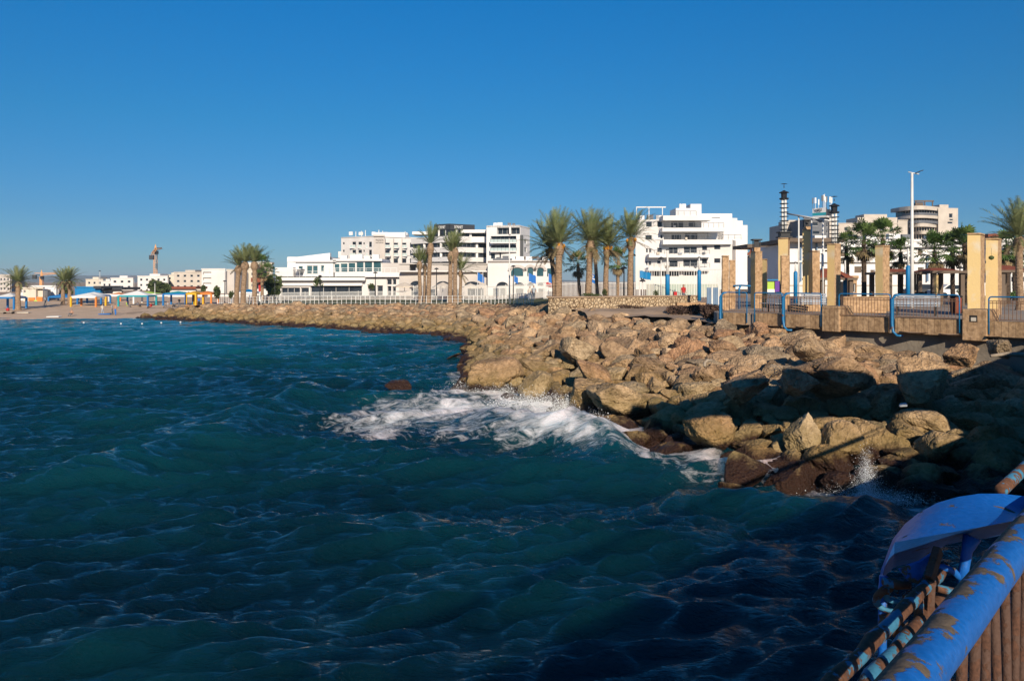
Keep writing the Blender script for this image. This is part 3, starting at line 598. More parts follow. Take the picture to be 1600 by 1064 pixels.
for tr in range(9000):
    f = tr/9000; s = Rr.uniform(.1,5.6); t = Rr.uniform(-.03,1.05); r = .62*(1-f)+.26*f; x,y,z = (float(v) for v in loft(s,t))
    if clash(x,y,r,.60): continue
    add_stone(Vr3[tr%8],Fq,s,t,x,y,z,r,-.22*r); gput(x,y,r); cnt[1] += 1
for k in range(1500):
    s = Rr.uniform(.1,17); t = Rr.uniform(-.02,1.1); x,y,z = (float(v) for v in loft(s,t)); add_stone(Vr3[k%8],Fq,s,t,x,y,z,Rr.uniform(.10,.24),-.22 if s > 5.5 else -.1)
print('stones',cnt,off)
tag(np_mesh('rubble', np.concatenate(VV), np.concatenate(FF), M['rock'], attrs={'tone':np.repeat(Rr.random(len(VV)),[len(q) for q in VV])}), 'small tan stones and rubble filling gaps between the boulders','rubble',kind='stuff')
# ---------------------------------------------------------------- pier we stand on
U = Vector((.665,.747,0)).normalized(); NR = Vector((U.y,-U.x,0))      # along the pier, to its right
def rail(Y, off=0.0, z=0.0):
    p = Vector((.605+(Y-1.2)*U.x/U.y, Y, z)); return p+NR*off
t = empty('pier', rail(0), 'concrete pier deck the blue foreground railing stands on','pier')
b = MB(); a0,a1 = rail(-22,-.16),rail(27,-.16); a2,a3 = rail(27,4.6),rail(-22,4.6)
b.prism([tuple(a0[:2]),tuple(a3[:2]),tuple(a2[:2]),tuple(a1[:2])],-4,3.36); b.build('deck',M['conc'],t)
# sloping beam added out of frame to throw a shade band on the rocks
t = empty('shade_beam', rail(13,.5,3.36), 'unseen sloping beam added over the pier to cast the shade band on the rocks','awning')
b = MB(); b.bar(rail(8.2,.3,7.9),rail(17.2,.3,4.65),.35,1.5); b.build('beam',M['brown'],t)
for yy,zz in ((16.9,4.3),):
    b = MB(); p = rail(yy,.3); b.box(p.x-.05,p.x+.05,p.y-.05,p.y+.05,3.36,zz); b.build('post',M['brown'],t)
t = empty('shade_wall', rail(20,.3,3.36), 'unseen concrete wall added on the pier to shade the right-hand rocks','parapet')  # solid wall added out of view, its height set to darken the right-hand heap
b = MB(); q = [rail(15.6,.1),rail(15.6,.5),rail(27,.5),rail(27,.1)]; b.prism([tuple(v[:2]) for v in q],3.36,5.25); b.build('wall',M['conc'],t)

# foreground railing
RL = empty('pier_railing', rail(1.5,0,3.36), 'worn blue pipe handrail with rusty bars and a curved blue plate in the foreground','railing')
def wob(Y, off, z, k=.004): return rail(Y,off+k*math.sin(Y*9),z+k*math.cos(Y*7))
b = MB(); b.tube([rail(-1.6+.12*k,0,4.4) for k in range(117)],[.037+.0006*math.sin(k*2.3) for k in range(117)],24); hr = b.build('handrail',M['railblue'],RL,True)
at_ = hr.data.attributes.new('wear','FLOAT','POINT'); wd = (-NR*.75+Vector((0,0,.65))).normalized()
at_.data.foreach_set('value',[max(0,v.normal.dot(wd))**2 for v in hr.data.vertices])
for k in range(98):
    Y = .35+k*.098*U.y; b = MB(); d = .004*math.sin(k*5.1)
    b.tube([rail(Y,.012+d,4.37),rail(Y,.012-d,4.1),rail(Y,.012+d*1.5,3.8),rail(Y,.012,3.42)],.0092,8); b.build('bar',M['rustbar'],RL,True)
b = MB(); b.bar(rail(-1.6,.012,3.46),rail(12.4,.012,3.46),.05,.02); b.build('bottom_rail',M['rustbar'],RL)
for z,oy in ((4.25,0),(4.18,0)):
    b = MB(); pts = []
    for k in range(26):
        Y = .6+k*(1.36)/25; p = rail(Y,-.196,z); pts.append(p+Vector((.002*math.sin(k*1.7),0,.003*math.sin(k*2.3))))
    b.tube(pts,[.0155+.0014*math.sin(k*1.9) for k in range(26)],12); b.build('side_rail',M['rust'],RL,True)
YP = 1.96
b = MB(); b.bar(P(1466,858,YP+.04),P(1452,905,YP),.018,.03); b.bar(P(1452,905,YP),P(1447,1015,YP),.018,.03); b.build('upright',M['rustbar'],RL,bevel=.002)
b = MB(); b.tube([P(1434,920,YP-.02),P(1436,960,YP-.02),P(1434,1040,YP-.02)],.012,10); b.build('upright',M['rust'],RL,True)
# bent plate: top face, crease, underside
outer = [(1376,912),(1382,876),(1395,842),(1414,818),(1437,800),(1465,785),(1497,776),(1530,771),(1565,771),(1600,775),(1626,783)]
inner = [(1384,880),(1392,858),(1401,838),(1420,822),(1442,807),(1470,796),(1500,790),(1532,788),(1565,791),(1594,800),(1618,812)]
crease = [(1383,884),(1390,866),(1398,847),(1420,843),(1445,838.5),(1470,834),(1500,829),(1530,823.5),(1560,818),(1592,812),(1618,814)]
under = [(1379,908),(1386,896),(1396,887),(1415,881),(1437,876),(1458,864),(1478,851),(1506,845),(1540,841),(1570,835),(1600,828)]
b = MB()
rows = [[P(x,y,2.20) for x,y in outer],[P(x,y,2.13) for x,y in inner],[P(x,y,1.97) for x,y in crease],[P(x,y,2.24) for x,y in under]]
for r0,r1 in zip(rows,rows[1:]):
    for k in range(10): b.quad(r0[k],r1[k],r1[k+1],r0[k+1])
for k in range(10): b.quad(rows[3][k],rows[0][k]+Vector((0,.02,-.03)),rows[0][k+1]+Vector((0,.02,-.03)),rows[3][k+1]); b.quad(rows[0][k],rows[0][k+1],rows[0][k+1]+Vector((0,.02,-.03)),rows[0][k]+Vector((0,.02,-.03)))
o = b.build('curved_plate',M['plateblue'],RL)
bm = bmesh.new(); bm.from_mesh(o.data); bmesh.ops.remove_doubles(bm,verts=bm.verts,dist=.0008); bmesh.ops.recalc_face_normals(bm,faces=bm.faces); bmesh.ops.subdivide_edges(bm,edges=bm.edges,cuts=2,use_grid_fill=True); bm.to_mesh(o.data); bm.free()
o.data.polygons.foreach_set('use_smooth',[True]*len(o.data.polygons)); o.data.set_sharp_from_angle(angle=R(28))
b = MB(); b.extr([P(1404,889,2.0),P(1437,878,2.0),P(1455,866,2.0),P(1436,912,2.0),P(1418,908,2.0)],(.004,.012,0)); b.build('gusset',M['railblue'],RL)
b = MB(); b.tube([P(1519,838,2.05),P(1511,860,2.05),P(1507,885,2.05),P(1502,912,2.05)],[.022,.013,.012,.013],12); b.build('strut',M['plateblue'],RL,True)
b = MB(); b.tube([P(1456,887,2.05),P(1474,886,2.05),P(1490,892,2.05),P(1503,906,2.05)],.009,10); b.build('brace',M['railblue'],RL,True)
b = MB(); b.tube([P(1380,908,2.0),P(1400,912,2.0),P(1422,914,2.0)],[.010,.014,.009],10); b.build('brace',M['rust'],RL,True)
b = MB(); b.tube([P(1452,915,2.0),P(1475,921,2.0),P(1503,927,2.0)],.010,10); b.build('brace',M['rust'],RL,True)
b = MB(); b.tube([P(1381,900,2.05),P(1379,960,2.05),P(1378,1150,2.05)],.011,10); b.build('post',M['plateblue'],RL,True)
for (x,y,r) in ((1388,935,.030),(1398,926,.022),(1426,937,.02),(1400,968,.02),(1412,985,.022),(1415,950,.014)):
    b = MB(); c = P(x,y,2.02); b.tube([c+Vector((r*math.cos(a),.3*r*math.sin(a*2),r*math.sin(a))) for a in np.linspace(.4,5.2,14)],[.004+.006*math.sin(math.pi*k/13) for k in range(14)],8); b.build('scroll',M['rust'],RL,True)
for off,z,rr,m_ in ((-.13,4.395,.018,M['rust']),(-.10,4.30,.014,M['rust'])):
    b = MB(); b.tube([rail(2.22+.3*k,off,z) for k in range(40)],rr,10); b.build('side_rail',m_,RL,True)

# ---------------------------------------------------------------- promenade
PA, PB = Vector((10.5,40.0,0)), Vector((19.35,29.55,0)); PD = (PB-PA).normalized(); PNr = Vector((PD.y,-PD.x,0))   # PNr points to the sea side
if PNr.y > 0: PNr = -PNr
def fl(px, off=0.0):                     # point of the promenade edge seen at this photo column
    d = (px-CX)/FPX; a = PA+PNr*off
    u = (d*a.y-a.x)/(PD.x-d*PD.y); return a+PD*u
DZ = 3.42
t = empty('promenade_wall', PA, 'weathered grey concrete sea wall under the promenade railing','sea wall')
pe = fl(1800); corner = [(PA.x,PA.y),(pe.x,pe.y),(70,pe.y-2),(70,78),(20.8,78),(16.0,60),(PA.x+.4,PA.y+2.0)]
b = MB(); b.prism(corner,1.2,2.86); b.build('wall',M['conc'],t)
b = MB(); a = PA+PNr*.28; e = pe+PNr*.28; b.prism([(a.x,a.y),(e.x,e.y),(70,e.y-2),(70,77.5),(20.6,77.5),(15.8,60),(PA.x+.2,PA.y+2.2)],2.86,DZ); b.build('deck',M['pave'],t)
def front_box(b, px0, px1, off0, off1, z0, z1, mi=0):
    p,q = fl(px0,off0),fl(px1,off0); r,s = fl(px1,off0)-PNr*(off0-off1),fl(px0,off0)-PNr*(off0-off1)
    b.hexa([(p.x,p.y,z0),(q.x,q.y,z0),(r.x,r.y,z0),(s.x,s.y,z0),(p.x,p.y,z1),(q.x,q.y,z1),(r.x,r.y,z1),(s.x,s.y,z1)],mi)
CL = [(1130,1166,3.47,2.9),(1180,1222,3.50,2.88),(1227,1283,3.50,2.87),(1312,1388,3.52,2.86),(1398,1499,3.52,2.86),(1545,1680,3.50,2.9)]
for k,(x0,x1,z1,z0) in enumerate(CL):
    b = MB(); front_box(b,x0,x1,.40,-.05,z0,z1)
    b.build('stone_cladding',M['clad'],t,bevel=.02)
BL = [(1284,1311,3.92,2.80,'narrow sandstone block between two railing panels of the promenade'),(1503,1542,3.93,2.72,'wide tan stone block with a small square niche at its front, carrying tall yellow pillars')]
for x0,x1,z1,z0,lab in BL:
    o = empty('stone_plinth', fl((x0+x1)/2), lab,'plinth'); b = MB(); front_box(b,x0,x1,.52,-.75,z0,z1); b.build('block',M['clad'] if x0 < 1400 else M['pstone'],o,bevel=.03)
    if x0 > 1400:
        b = MB(); front_box(b,1515,1527,.535,.50,3.45,3.70); b.build('niche',M['iron'],o)
        b = MB(); front_box(b,1517,1525,.545,.52,3.48,3.62); b.build('fixture',M['cream'],o)
# railing panels
RT = 4.47
def panel(x0, x1, lab, thick0=False, ztop=RT, zbot=2.75):
    c = fl((x0+x1)/2,.45); c.z = DZ; t = empty('promenade_railing', c, lab,'railing','blue railing panels along the promenade edge')
    p,q = fl(x0,.45),fl(x1,.45); d = (q-p).normalized(); L = (q-p).length
    def at(u,z): v = p+d*u; return Vector((v.x,v.y,z))
    b = MB(); rc = .10
    pts = [at(0,zbot+.25)]+[at(0,ztop-rc)]+[at(rc*(1-math.cos(a)),ztop-rc+rc*math.sin(a)) for a in (.5,1.0,1.57)]+[at(L-rc,ztop)]+[at(L-rc+rc*math.sin(a),ztop-rc+rc*math.cos(a)) for a in (.5,1.0,1.57)]+[at(L,zbot+.25)]
    b.tube(pts,.027,10); b.build('frame',M['rail2'],t,True)
    if thick0:
        b = MB(); s = PNr*.10
        b.tube([at(.30,ztop)+s*.2,at(.12,ztop-.06)+s,at(0,ztop-.22)+s*1.4,at(0,zbot+.5)+s*1.4,at(.05,zbot+.18)+s*1.4,at(.22,zbot+.02)+s*1.4,at(.45,zbot+.03)+s*1.4],[.03,.045,.055,.055,.055,.05,.04],10); b.build('curved_post',M['rail2'],t,True)
    for z in (ztop-.16,ztop-.24,3.56):
        b = MB(); b.bar(at(.03,z),at(L-.03,z),.022,.03); b.build('cross_rail',M['fencebar'],t)
    n = max(3,int(L/.13))
    for k in range(1,n):
        b = MB(); u = L*k/n; b.bar(at(u,3.55),at(u,ztop-.16),.016,.016); b.build('bar',M['fencebar'],t)
    return t
panel(1128,1167,'leftmost promenade railing panel with dark blue frame in shadow at the deck corner',True)
panel(1179,1222,'blue railing panel in front of the tilted slatted bench')
panel(1226,1283,'blue railing panel with thick curved post left of the narrow sandstone block',True)
panel(1311,1391,'blue railing panel right of the narrow sandstone block, front of an empty stone kerb')
panel(1396,1499,'wide blue railing panel in front of the long pale slatted bench',True)
panel(1545,1690,'lower blue railing panel at the right edge past the wide stone plinth',False,4.42)
# second rail further back, left
o = empty('back_railing', P(1160,500,44), 'plain blue pipe rail set back behind the leftmost pillar','railing')
b = MB(); b.tube([Vector((PX(1146,46),46,4.75)),Vector((PX(1158,46),46,4.78)),Vector((PX(1172,45),45,4.75))],.05,8); b.tube([Vector((PX(1157,45.8),45.8,4.75)),Vector((PX(1155,45.8),45.8,4.6)),Vector((PX(1155,45.8),45.8,DZ))],.06,8); b.build('pipe',M['rail2'],o,True)
# low kerb walls standing on the deck
for x0,x1,Y,z1,lab in ((1234,1283,42,3.75,'low tan stone kerb wall behind the left railing panels'),(1318,1385,40,4.25,'low tan block wall behind the railing right of the narrow sandstone block')):
    b = MB(); b.box(PX(x0,Y),PX(x1,Y),Y,Y+.4,DZ,z1); tag(b.build('kerb_wall',M['pstone'],bevel=.02),lab,'low wall')

# ---------------------------------------------------------------- pillars
def pillar(pxl, pxs, pxr, pyt, Y, dl, dr, lab, lm='yplaster', rm='pstone', zb=DZ, rough=True):
    A = Vector((PX(pxl,Y+dl),Y+dl,0)); S = Vector((PX(pxs,Y),Y,0)); Rr_ = Vector((PX(pxr,Y+dr),Y+dr,0)); Bk = A+Rr_-S; z1 = PZ(pyt,Y)
    t = empty('stone_pillar', (S.x,S.y,zb), lab,'pillar','pillars of the promenade colonnade')
    b = MB(); P4 = [S,Rr_,Bk,A]; rn = random.Random(int(pxl)); nz = 9
    rings = []
    for k in range(nz):
        f = k/(nz-1); rings.append([(p.x+rn.uniform(-.012,.012),p.y+rn.uniform(-.012,.012),zb+(z1-zb)*f+(rn.uniform(-.05,.03) if k == nz-1 else 0)) for p in P4])
    for k in range(nz-1):
        for j,mi in ((0,1),(1,1),(2,1),(3,0)):
            a,c = rings[k],rings[k+1]; b.quad(a[j],a[(j+1)%4],c[(j+1)%4],c[j],mi)
    b.poly(rings[-1],1); b.build('shaft',[M[lm],M[rm]],t)
    b = MB(); cc = (S+Bk)/2
    e = [cc+(p-cc)*1.05 for p in P4]; b.prism([(p.x,p.y) for p in e],z1-.01,z1+.06); b.build('cap',M['pstone'],t,bevel=.012)
    return t, cc, z1
PIL = [
 (1127.5,1129,1139,401,44,.75,.15,'leftmost tan stone pillar of the colonnade, tallest of the left pair','yplaster','pstone'),
 (1139.3,1140,1149,408,46,.7,.15,'shorter stone pillar standing right behind the leftmost one','yplaster','pstone'),
 (1173,1180,1191,394,47,.55,.25,'tan pillar carrying a black lantern on top','yplaster','pstone'),
 (1191,1198,1199,406,49,.25,.8,'short yellow plastered pillar beside the lantern pillar','yplaster','pstone'),
 (1216,1231,1234,373,52,.3,.9,'tall yellow pillar with the left ringed mast on top','yplaster','pstone'),
 (1219.5,1221,1233,401,46,.7,.2,'short brick faced pillar in front of the left ringed mast pillar','iron','pstone'),
 (1254,1266,1269,360,52,.3,.9,'tallest slim yellow pillar under a dark square cap','yplaster','pstone'),
 (1263,1269.5,1281,393,46,.6,.35,'sandstone pillar in front of the tallest yellow one','yplaster','pstone'),
 (1292.5,1304,1313.5,382,46,.35,.35,'thick pillar with pale yellow left face under the right ringed mast','yplaster','pstone'),
 (1367.5,1379.5,1390,385,42,.35,.35,'free standing pillar with olive yellow face in the middle of the deck','yplaster','pstone'),
 (1511.5,1532,1538.5,366,36.5,.2,.85,'tall peeling yellow pillar standing on the wide stone plinth','yplaster','pstone'),
 (1540,1559,1565,374,37.5,.2,.85,'rightmost peeling yellow pillar with a small hanging green lamp','yplaster','pstone'),
 (1459,1463,1466,430,52,.2,.3,'small plain yellow post far back on the deck between palm trunks','yplaster','yplaster')]
PT = [pillar(*a) for a in PIL]
def lantern(c, z, s, lab):
    t = empty('roof_lantern',(c.x,c.y,z),lab,'lantern'); b = MB(); b.box(c.x-.22*s,c.x+.22*s,c.y-.22*s,c.y+.22*s,z,z+.28*s); b.build('base',M['pstone'],t)
    b = MB()
    for dx in (-.2,.2):
        for dy in (-.2,.2): b.box(c.x+dx*s-.03*s,c.x+dx*s+.03*s,c.y+dy*s-.03*s,c.y+dy*s+.03*s,z+.28*s,z+.8*s)
    b.box(c.x-.15*s,c.x+.15*s,c.y-.15*s,c.y+.15*s,z+.3*s,z+.78*s); b.build('housing',M['dark'],t)
    b = MB(); b.box(c.x-.34*s,c.x+.34*s,c.y-.34*s,c.y+.34*s,z+.8*s,z+.9*s); b.build('lid',M['dark'],t)
    return t
lantern(PT[2][1],PT[2][2]+.06,.8,'black lantern box on top of the tan pillar left of the ringed masts')
lantern(PT[6][1],PT[6][2]+.06,.75,'dark square lantern capping the tallest slim yellow pillar')
def mast(c, z, H, lab):                  # ornamental mast with rings and a lantern head
    t = empty('ringed_mast',(c.x,c.y,z),lab,'mast','ringed masts on the colonnade'); x,y = c.x,c.y
    b = MB(); b.box(x-.42,x+.42,y-.42,y+.42,z,z+.10); b.box(x-.3,x+.3,y-.3,y+.3,z+.1,z+.35); b.box(x-.4,x+.4,y-.4,y+.4,z+.35,z+.42); b.build('base',M['dark'],t)
    b = MB()
    for a in range(4): b.tube([(x+.13*math.cos(a*1.571+.4),y+.13*math.sin(a*1.571+.4),z+.4),(x+.13*math.cos(a*1.571+.4),y+.13*math.sin(a*1.571+.4),z+H*.80)],.075,8)
    b.build('shaft',M['wmetal'],t,True)
    for k in range(8):
        zz = z+.55+(H*.78-.55)*k/7; b = MB(); b.lathe([(.16,0),(.29,.01),(.29,.045),(.16,.055)],(x,y,zz),12); b.build('ring',M['dark'],t)
    b = MB(); zz = z+H*.80; b.lathe([(.32,0),(.32,.04),(.19,.06),(.20,.36),(.33,.38),(.33,.42),(.14,.50),(.05,.56)],(x,y,zz),8); b.build('lantern',M['dark'],t)
    b = MB(); b.tube([(x,y,zz+.7),(x,y,z+H*1.08)],.025,6); b.lathe([(.02,0),(.22,.03),(.02,.06)],(x,y,zz+.95),8); b.build('spike',M['dark'],t)
mast(PT[4][1],PT[4][2]+.06,3.25,'left ringed white mast with dark lantern head, the taller one in the picture')
mast(Vector((PX(1303.5,49),49,0)),PT[8][2]-.3,3.0,'right ringed white mast with dark lantern head, beside the rooftop sign')
t = empty('pipe_frame', P(1265,480,54), 'white pipe frame with sloping top beam between the two ringed masts','frame')
def fp(px,py,Y): return P(px,py,Y)
b = MB(); b.tube([fp(1229,334,53),fp(1304,346.5,50)],.055,8); b.build('top_beam',M['wmetal'],t,True)
for px,py,Y in ((1248,337,52.3),(1268,340.5,51.5),(1286,343.5,50.8),(1304,346.5,50)):
    b = MB(); b.tube([fp(px,py,Y),Vector((PX(px,Y),Y,DZ))],.05,8); b.build('post',M['wmetal'],t,True)
b = MB(); c = PT[11]; v = P(1549,388,37.2); b.tube([v,v+Vector((0,0,-.38))],.006,5); b.build('hanging_lamp',M['dark'])
hl = bpy.data.objects['hanging_lamp']; tag(hl,'small round green lamp hanging on a cord in front of the rightmost yellow pillar','lamp')
b = MB(); b.lathe([(.02,0),(.11,.06),(.12,.14),(.05,.2)],(v.x,v.y,v.z-.55),10); b.build('shade',M['leaf'],hl,True)

# blue padded poles
for px,yb,yt,yw,Y,lab in ((1043,462,429,391,62,'blue padded white pole behind the stone filled wall, left of the pair'),(1092.5,470,422,403,60,'blue padded white pole right of the pair near the steel gate panels'),(1243,460,424,411,58,'blue padded pole with a lamp on its white top, left of the tallest yellow pillar'),(1284.5,460,419,398,58,'blue padded pole half hidden behind the sandstone pillar'),(1320.5,462,427,407,56,'blue padded pole beside the red pavilion roof'),(1419,474,415,388,50,'thick blue padded pole next to the tall white light mast')):
    x = PX(px,Y); z0 = max(gz(x,Y),PZ(yb,Y)) if px < 1120 else DZ
    t = empty('padded_pole',(x,Y,z0),lab,'pole','white poles with blue padding')
    r = (3.6 if px > 1400 or px == 1043 else 3.0)*Y/FPX
    b = MB(); b.lathe([(r,0),(r,PZ(yt,Y)-z0-.1),(r*.6,PZ(yt,Y)-z0)],(x,Y,z0),14); b.build('padding',M['bluepad'],t,True)
    b = MB(); b.tube([(x,Y,PZ(yt,Y)-.05),(x,Y,PZ(yw,Y))],[r*.5,r*.38],10); b.build('pole',M['wmetal'],t,True)
    b = MB(); b.lathe([(r*.3,0),(r*.8,.02),(r*.8,.05),(r*.3,.08)],(x,Y,PZ(yw,Y)),10); b.build('cap',M['dark'],t)
# light mast
Y = 48; x = PX(1425,Y); t = empty('light_mast',(x,Y,DZ),'tall white light mast with a cross arm and a black double solar lamp','street lamp')
b = MB(); b.tube([(x,Y,DZ),(x,Y,7),(x,Y,PZ(271,Y))],[.115,.10,.07],12); b.build('pole',M['wmetal'],t,True)
b = MB(); b.tube([P(1419,269,Y),P(1436,272.5,Y-.1)],.03,8); b.build('arm',M['wmetal'],t,True)
for px,py in ((1434,268.5),(1439,266.5)):
    b = MB(); c = P(px,py,Y-.1); b.hexa([c+Vector(v) for v in ((-.17,-.12,-.12),(.08,-.12,-.03),(.08,.14,-.03),(-.17,.14,-.12),(-.15,-.12,-.07),(.10,-.12,.02),(.10,.14,.02),(-.15,.14,-.07))]); b.build('lamp_head',M['dark'],t)
# benches
def bench(px0, px1, Y, dY, lab, mt='slat'):
    a = Vector((PX(px0,Y),Y,DZ)); c = Vector((PX(px1,Y+dY),Y+dY,DZ)); d = (c-a); L = d.length; d.normalize(); n = Vector((d.y,-d.x,0))
    t = empty('park_bench',a,lab,'bench','slatted benches on the promenade')
    for k in range(3):
        b = MB(); o = n*(.05+.15*k)+Vector((0,0,.46)); b.bar(a+o,c+o,.12,.035); b.build('seat_slat',M[mt],t)
    for k in range(4):
        b = MB(); o = n*(-.07-.035*k)+Vector((0,0,.56+.12*k)); b.bar(a+o,c+o,.03,.10); b.build('back_slat',M[mt],t)
    for u in (.18,L-.18):
        b = MB(); p = a+d*u
        b.bar(p+n*.32+Vector((0,0,0)),p+n*.36+Vector((0,0,.44)),.05,.05); b.bar(p-n*.04,p-n*.06+Vector((0,0,.46)),.05,.05); b.bar(p-n*.06+Vector((0,0,.44)),p-n*.2+Vector((0,0,1.0)),.045,.045); b.bar(p-n*.08+Vector((0,0,.43)),p+n*.38+Vector((0,0,.43)),.05,.03); b.build('leg',M['iron'],t)
bench(1196,1222,41.5,-1.2,'blue grey slatted bench turned half away, left end of the railing')
bench(1251,1291,40.5,-.4,'slatted bench half hidden by the narrow sandstone block')
bench(1396,1469,37.5,-1.0,'long pale blue slatted bench behind the widest railing panel')
# ---------------------------------------------------------------- buildings
def facade(t, A, B, z0, z1, ops, wm, gm=None, fm=None, name='wall', reveal=.22, px=True, frames=True):
    """wall from A to B (plan points, left to right as seen) with openings; ops are photo rectangles (x0,y0,x1,y1[,kind])"""
    A = Vector((A[0],A[1],0)); B = Vector((B[0],B[1],0)); D = B-A; L = D.length; d = D/L; n = Vector((d.y,-d.x,0))
    R_ = []
    for o in ops:
        if px:
            us = []
            for p in (o[0],o[2]):
                q = (p-CX)/FPX; u = (q*A.y-A.x)/(d.x-q*d.y); us.append(min(max(u,.02),L-.02))
            ym = A.y+d.y*(us[0]+us[1])/2; zz = (PZ(o[3],ym),PZ(o[1],ym))
        else: us,zz = (o[0],o[2]),(o[1],o[3])
        zz = (max(zz[0],z0+.02),min(zz[1],z1-.02))
        if us[1]-us[0] > .05 and zz[1]-zz[0] > .05: R_.append((us[0],us[1],zz[0],zz[1],o[4] if len(o) > 4 else 'win'))
    U_ = sorted({0,L,*[r[0] for r in R_],*[r[1] for r in R_]}); Z_ = sorted({z0,z1,*[r[2] for r in R_],*[r[3] for r in R_]})
    def at(u,z,dep=0): return A+d*u-n*dep+Vector((0,0,z))
    b = MB()
    for i in range(len(U_)-1):
        for j in range(len(Z_)-1):
            um,zm = (U_[i]+U_[i+1])/2,(Z_[j]+Z_[j+1])/2
            if any(r[0] < um < r[1] and r[2] < zm < r[3] for r in R_): continue
            b.quad(at(U_[i],Z_[j]),at(U_[i+1],Z_[j]),at(U_[i+1],Z_[j+1]),at(U_[i],Z_[j+1]))
    for u0,u1,a,c,k in R_:
        dep = 1.6 if k == 'deep' else reveal
        b.quad(at(u0,a),at(u1,a),at(u1,a,dep),at(u0,a,dep)); b.quad(at(u0,c,dep),at(u1,c,dep),at(u1,c),at(u0,c))
        b.quad(at(u0,a,dep),at(u0,c,dep),at(u0,c),at(u0,a)); b.quad(at(u1,a),at(u1,c),at(u1,c,dep),at(u1,a,dep))
    b.build(name,wm,t)
    for u0,u1,a,c,k in R_:
        dep = (1.6 if k == 'deep' else reveal)-.02
        w = MB(); w.quad(at(u0,a,dep),at(u1,a,dep),at(u1,c,dep),at(u0,c,dep),0)
        fw = .06+.02*(L > 30); nm = max(1,round((u1-u0)/(1.3 if k != 'band' else 2.0)))
        for q in range(nm+1):
            uu = u0+(u1-u0)*q/nm; uu = min(max(uu,u0+fw/2),u1-fw/2); w.bar(at(uu,a,dep-.03),at(uu,c,dep-.03),fw,.06,1,up=tuple(n))
        for zz in (a+fw/2,c-fw/2): w.bar(at(u0,zz,dep-.03),at(u1,zz,dep-.03),.06,fw,1)
        w.build('window',[gm or M['glass'],fm or M['frame']],t)
def wallbox(t, pts, z0, z1, m, name='wall', roof=None):
    b = MB(); b.prism([tuple(p[:2]) for p in pts],z0,z1); return b.build(name,m,t)
def pbox(b, px0, px1, py0, py1, Y0, Y1, mi=0):   # block seen in this photo rectangle, front at Y0, back at Y1
    b.box(PX(px0,Y0),PX(px1,Y0),Y0,Y1,PZ(py1,Y0),PZ(py0,Y0),mi)
def bpart(t, name, m, *rects):
    b = MB()
    for r in rects: pbox(b,*r)
    return b.build(name,M[m],t)
def rail_part(t, name, px0, px1, pyt, pyb, Y, m='dark', glass=None, dY=0):
    b = MB(); a,c = P(px0,pyt,Y),P(px1,pyt,Y+dY); h = PZ(pyt,Y)-PZ(pyb,Y); L = (c-a).length; n = max(2,int(L/1.1))
    tk = Y/1900; b.bar(a,c,tk,tk,0)
    for k in range(n+1):
        p = a.lerp(c,k/n); b.bar(p,p-Vector((0,0,h)),tk*.7,tk*.7,0)
    if glass: b.quad(a-Vector((0,0,.08)),a-Vector((0,0,h)),c-Vector((0,0,h)),c-Vector((0,0,.08)),1)
    else:
        for q in (.35,.7): b.bar(a-Vector((0,0,h*q)),c-Vector((0,0,h*q)),tk*.4,tk*.4,0)
    return b.build(name,[M[m],M[glass]] if glass else M[m],t)
def tr(ox, oy, k): return lambda *r: (ox+r[0]/k, oy+r[1]/k, ox+r[2]/k, oy+r[3]/k, *r[4:])

# --- white apartment block, centre right
c6 = tr(980,300,5.32); Y = 180.0; zg = 2.5
t = empty('apartment_building',(PX(1075,Y),Y,zg),'white stepped apartment block with long balconies behind the palm row, centre right','building')
A,S,B = (PX(993,Y+2),Y+2),(PX(1144,Y),Y),(PX(1156.5,Y+14),Y+14)
ops = [c6(*r) for r in ((155,250,205,292),(248,245,290,290),(150,360,205,402),(275,355,295,390),(155,470,172,505),(180,470,200,505),(248,465,290,505),(155,575,170,610),(176,575,200,610),(248,570,290,600),
 (330,355,350,390),(368,350,450,412),(478,345,585,405),(345,460,420,515),(470,455,580,510),(622,447,665,485),(350,570,420,625),(465,562,585,620),(620,555,665,600),(225,660,430,700,'deep'),(465,665,575,695,'deep'),(722,440,775,480),(722,552,775,592),(612,340,752,398),(100,672,180,730,'deep'))]
facade(t,A,S,zg,PZ(374.5,Y),ops,M['white'])
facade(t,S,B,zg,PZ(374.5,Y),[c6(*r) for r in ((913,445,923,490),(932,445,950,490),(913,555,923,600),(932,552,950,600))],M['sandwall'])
b = MB(); b.prism([A,S,B,(A[0],Y+16)],PZ(375.5,Y),PZ(374.4,Y)); b.build('terrace',M['white'],t)
A2 = (PX(993,Y+2),Y+2.05); S2 = (PX(1037,Y+1.3),Y+1.35)
facade(t,A2,S2,PZ(374.4,Y),PZ(342.5,Y),[c6(*r) for r in ((155,250,205,292),(248,245,290,290),(150,360,205,402),(275,355,295,390))],M['white'])
S3 = (PX(1096,Y+2.6),Y+2.6)
facade(t,(S2[0],Y+2.6),S3,PZ(374.4,Y),PZ(338,Y),[c6(*r) for r in ((365,237,470,300),(510,237,565,290),(368,350,450,412),(478,345,585,405))],M['white'])
facade(t,S3,(PX(1130,Y+5),Y+5),PZ(374.4,Y),PZ(357,Y),[c6(*r) for r in ((612,340,665,395),(672,340,752,395))],M['white'])
b = MB(); b.prism([(S3[0],S3[1]),(PX(1130,Y+5),Y+5),(PX(1140,Y+15),Y+15),(S3[0],Y+15)],PZ(374.3,Y),PZ(356.9,Y)-.02); b.build('upper_floor',M['white'],t)
b = MB(); b.prism([A2,(S2[0],S2[1]),(S2[0],Y+2.6),(S3[0],Y+2.6),(S3[0],Y+15),(A2[0],Y+15)],PZ(342.5,Y)-.05,PZ(342.4,Y)); b.build('roof',M['white'],t)
